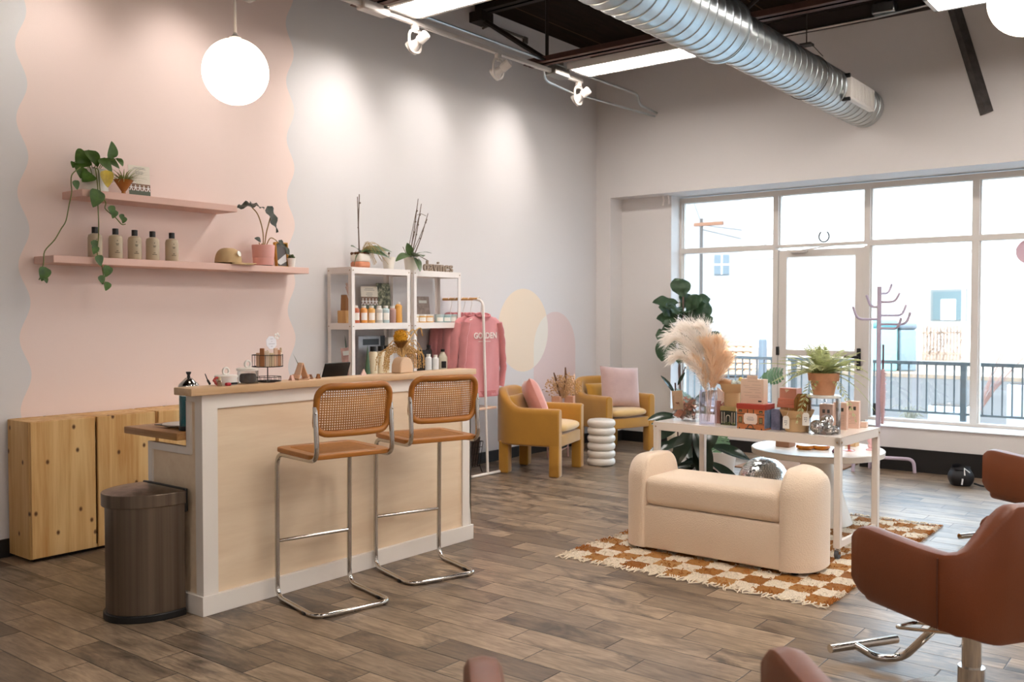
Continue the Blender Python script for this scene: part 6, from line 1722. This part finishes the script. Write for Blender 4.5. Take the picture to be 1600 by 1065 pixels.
# cream cartons
CC = mat('blush_carton', (226, 192, 172), .55)
for k, (x, y, h, l_) in enumerate(((5.80, 2.035, .165, 'blush carton with two dark squares partly behind the clear dome'), (5.905, 1.985, .17, 'blush carton with two dark squares next to the clear dome'), (6.02, 1.945, .172, 'blush carton nearest the right end of the white table'))):
    t = thing('tall_carton', l_, 'box', (x, y, ZT_), R(8), 'blush cartons on the white table')
    MB().box(-.03, -.04, 0, .03, .04, h).build('carton', CC, t)
    MB().box(-.0306, .006, h-.055, -.0298, .022, h-.032).box(-.0306, -.022, h-.055, -.0298, -.006, h-.032).build('dark_squares', DKP, t)
    b = MB()
    for q_ in range(7): b.box(-.0305, -.028, .03+.01*q_, -.0298, .02-.006*(q_ % 3), .032+.01*q_)
    b.build('fine_print', mat('taupe_print', (178, 150, 132), .6), t)
tag(MB().rbox(-.02, -.02, 0, .02, .02, .036, .003, 1).build('wax_cube', [mat('blush_wax', (230, 200, 180), .5)], None, (6.10, 1.90, ZT_)), 'little blush cube at the far right corner of the white table', 'cube')
tag(MB().ball((0, 0, .018), .018, 14, 10).build('lilac_bauble', mat('lilac_glass', (196, 178, 206), .15, coat=.4), None, (6.085, 1.965, ZT_)), 'tiny lilac bauble beside the blush cube', 'bauble')

# ---------------- round pedestal table ----------------
t = thing('pedestal_table', 'round white table on a cone base behind the display table', 'table', (6.42, 2.32, 0))
RWM = mat('white_lacquer', (226, 218, 208), .3)
MB().lathe([(0, .485), (.43, .485), (.442, .49), (.445, .525), (.44, .53), (0, .53)], 72).build('top', RWM, t)
MB().lathe([(0, .014), (.235, .014), (.238, .019), (.235, .025), (.09, .485), (0, .485)], 48).build('cone_base', RWM, t)
ZR = .53
def rt(px, py):
    d = (1.46-ZR)*F_PX/(py-490.5); rx = (px-800)/F_PX*d
    return (d*math.cos(YAW)+rx*math.sin(YAW), d*math.sin(YAW)-rx*math.cos(YAW), ZR)
AMB = mat('amber_cut_glass', (196, 118, 36), .1, coat=.6, trans=.3)
for k, (x, y) in enumerate(((6.30, 2.36), (6.36, 2.27))):
    tag(MB().lathe([(0, 0), (.05, 0), (.062, .012), (.058, .03), (.03, .034), (0, .026)], 14, smooth=False).build('amber_dish', AMB, None, (x, y, ZR)), ('left' if k == 0 else 'right')+' of two amber cut glass dishes on the round table', 'dish', 'amber dishes')
tag(MB().lathe([(0, 0), (.032, 0), (.036, .01), (.02, .03), (0, .03)], 16).build('plum_dish', mat('plum_glass', (92, 40, 70), .15, coat=.5), None, (6.27, 2.13, ZR)), 'dark plum glass dish on the round table near the front leg', 'dish')
t = thing('coupe_glass', 'pink coupe glass with a red foot on the round table', 'glass', (6.42, 2.10, ZR))
MB().lathe([(0, 0), (.042, 0), (.042, .004), (.008, .01), (.008, .04), (0, .04)], 24).build('foot', mat('coral_glass', (204, 104, 88), .15, coat=.4), t)
MB().lathe([(.006, .04), (.04, .055), (.056, .085), (.053, .085), (.036, .058), (0, .044)], 28).build('bowl', mat('pink_glass', (222, 150, 176), .12, coat=.4), t)
tag(MB().rbox(-.04, -.04, 0, .04, .04, .075, .002, 1).build('kraft_cube', KRAFT, None, (6.66, 2.16, ZR)), 'small kraft cube on the round table behind the pink coupe', 'box')
t = thing('pink_candlestick', 'pale pink glass candlestick at the right side of the round table', 'candlestick', (6.53, 1.99, ZR))
MB().lathe([(0, 0), (.03, 0), (.03, .006), (.012, .014), (.02, .03), (.012, .045), (.022, .062), (.018, .085), (0, .085)], 20).build('body', mat('blush_glass', (236, 190, 192), .12, coat=.5), t)
tag(MB().rbox(-.06, -.05, 0, .06, .05, .04, .004, 1).build('brown_box', [mat('brown_card_box', (150, 110, 84), .7)], None, (6.35, 2.52, ZR)), 'flat brown box at the back left of the round table', 'box')
mirror_ball('disco_ball', (6.64, 2.80, .205), .19, 'large silver disco ball on the floor behind the bench', 64, 36)
mirror_ball('disco_ball', (6.36, 2.86, .11), .095, 'smaller silver disco ball on the floor beside the dark plant pot', 40, 22)
# ---------------- salon chairs ----------------
LEA = mat('cognac_leather', (114, 58, 28), .36, var=.06, vscale=5, bump=.0006, bscale=250)
def salon_chair(loc, rz, label, dz=0.0, bh=.175):
    t = thing('salon_chair', label, 'salon chair', loc, rz, 'brown salon chairs')
    N = 60; path = []
    hw, yf, yb, rc = .315, .235, -.245, .09
    raw = fillet([(-hw, yf, 0), (-hw, yb, 0), (hw, yb, 0), (hw, yf, 0)], rc, 8)
    L_ = [0]
    for a, c in zip(raw, raw[1:]): L_.append(L_[-1]+(c-a).length)
    for i in range(N+1):
        s = L_[-1]*i/N; j = max(k for k in range(len(L_)) if L_[k] <= s+1e-9); j = min(j, len(raw)-2)
        f = (s-L_[j])/(L_[j+1]-L_[j]); path.append(raw[j]*(1-f)+raw[j+1]*f)
    vs = []; fs = []; th = .038
    for i, p in enumerate(path):
        a = path[max(0, i-1)]; c = path[min(N, i+1)]; d = (c-a).normalized(); nn = Vector((-d.y, d.x, 0))
        arm_f = max(0, min(1, (p.y-yb)/(yf-yb)))
        bk = max(0, min(1, (hw*1.02-abs(p.x))/(hw*.55))) if p.y < yb+.1 else 0
        bk = bk*bk*(3-2*bk)
        zt = .655+.02*arm_f**2+bh*bk-.0*arm_f
        zb = .385+.02*arm_f-.045*bk
        out = Vector((0, -1, 0))*.05*bk
        e = min(i, N-i)
        if e < 3: zt -= (.035, .012, .003)[e]; zb += (.035, .012, .003)[e]
        for o, z in ((-th, zb+.03), (-th, (zb+zt)/2), (-th, zt-.022), (-th*.75, zt-.006), (0, zt), (th*.75, zt-.006), (th, zt-.022), (th, (zb+zt)/2), (th, zb+.03), (th*.7, zb+.006), (0, zb), (-th*.7, zb+.006)):
            vs.append(p+nn*o+Vector((0, 0, z+dz))+out*max(0, (z-.4)/.4))
    n = 12
    for i in range(N):
        for k in range(n): fs.append((i*n+k, i*n+(k+1) % n, (i+1)*n+(k+1) % n, (i+1)*n+k))
    fs += [tuple(range(n)), tuple(N*n+k for k in range(n-1, -1, -1))]
    sh = MB().add(vs, fs).build('shell', LEA, t)
    se = MB()
    for sx in (-1, 1):
        se.tube([(sx*(hw+th-.004), yb+.055, .40+dz), (sx*(hw+th+.0005), yb+.055, .55+dz), (sx*(hw+th-.001), yb+.055, .64+dz)], .0025, 5)
    se.build('seam', mat('dark_seam', (92, 52, 36), .5), sh)
    MB().rbox(-hw+.03, -.22, .36+dz, hw-.03, .26, .47+dz, .03, 4).build('seat', LEA, t)
    MB().lathe([(.0, .03), (.034, .03), (.034, .36+dz), (0, .36+dz)], 24).lathe([(0, .02), (.05, .02), (.046, .16), (0, .16)], 24).build('column', CHROME, t)
    MB().lathe([(0, 0), (.28, 0), (.285, .006), (.26, .02), (.06, .035), (0, .035)], 56).build('base', CHROME, t)
    MB().rbox(-.09, -.1, .325+dz, .09, .1, .362+dz, .008).rbox(.04, -.06, .25+dz, .055, .03, .34+dz, .004).build('mount', CHROME, t)
    b = MB()
    b.tube([(-.175, .575, .05), (.175, .575, .05)], .018, 14)
    b.build('foot_bar', CHROME, t)
    b = MB()
    b.tube(fillet([(.05, .10, .36+dz), (.05, .40, .045), (-.045, .44, .04), (-.045, .57, .05)], .07, 8), .016, 12)
    b.build('foot_arm', CHROME, t)
    b = MB().tube(fillet([(-.05, -.02, .29+dz), (-.09, .30, .22+dz), (.03, .32, .22+dz), (.05, -.02, .29+dz)], .04, 6), .007, 8)
    b.build('pump_lever', CHROME, t)
    return t
salon_chair((3.735, .765, 0), R(-32.3), 'brown leather salon chair large at the right edge, seen from behind')
salon_chair((6.23, .81, 0), R(-32.3), 'brown leather salon chair farther back at the right edge, by the window')
salon_chair((1.504, .833, 0), R(-47), 'brown leather salon chair at the bottom edge, only its two arm tips showing', .105, .09)
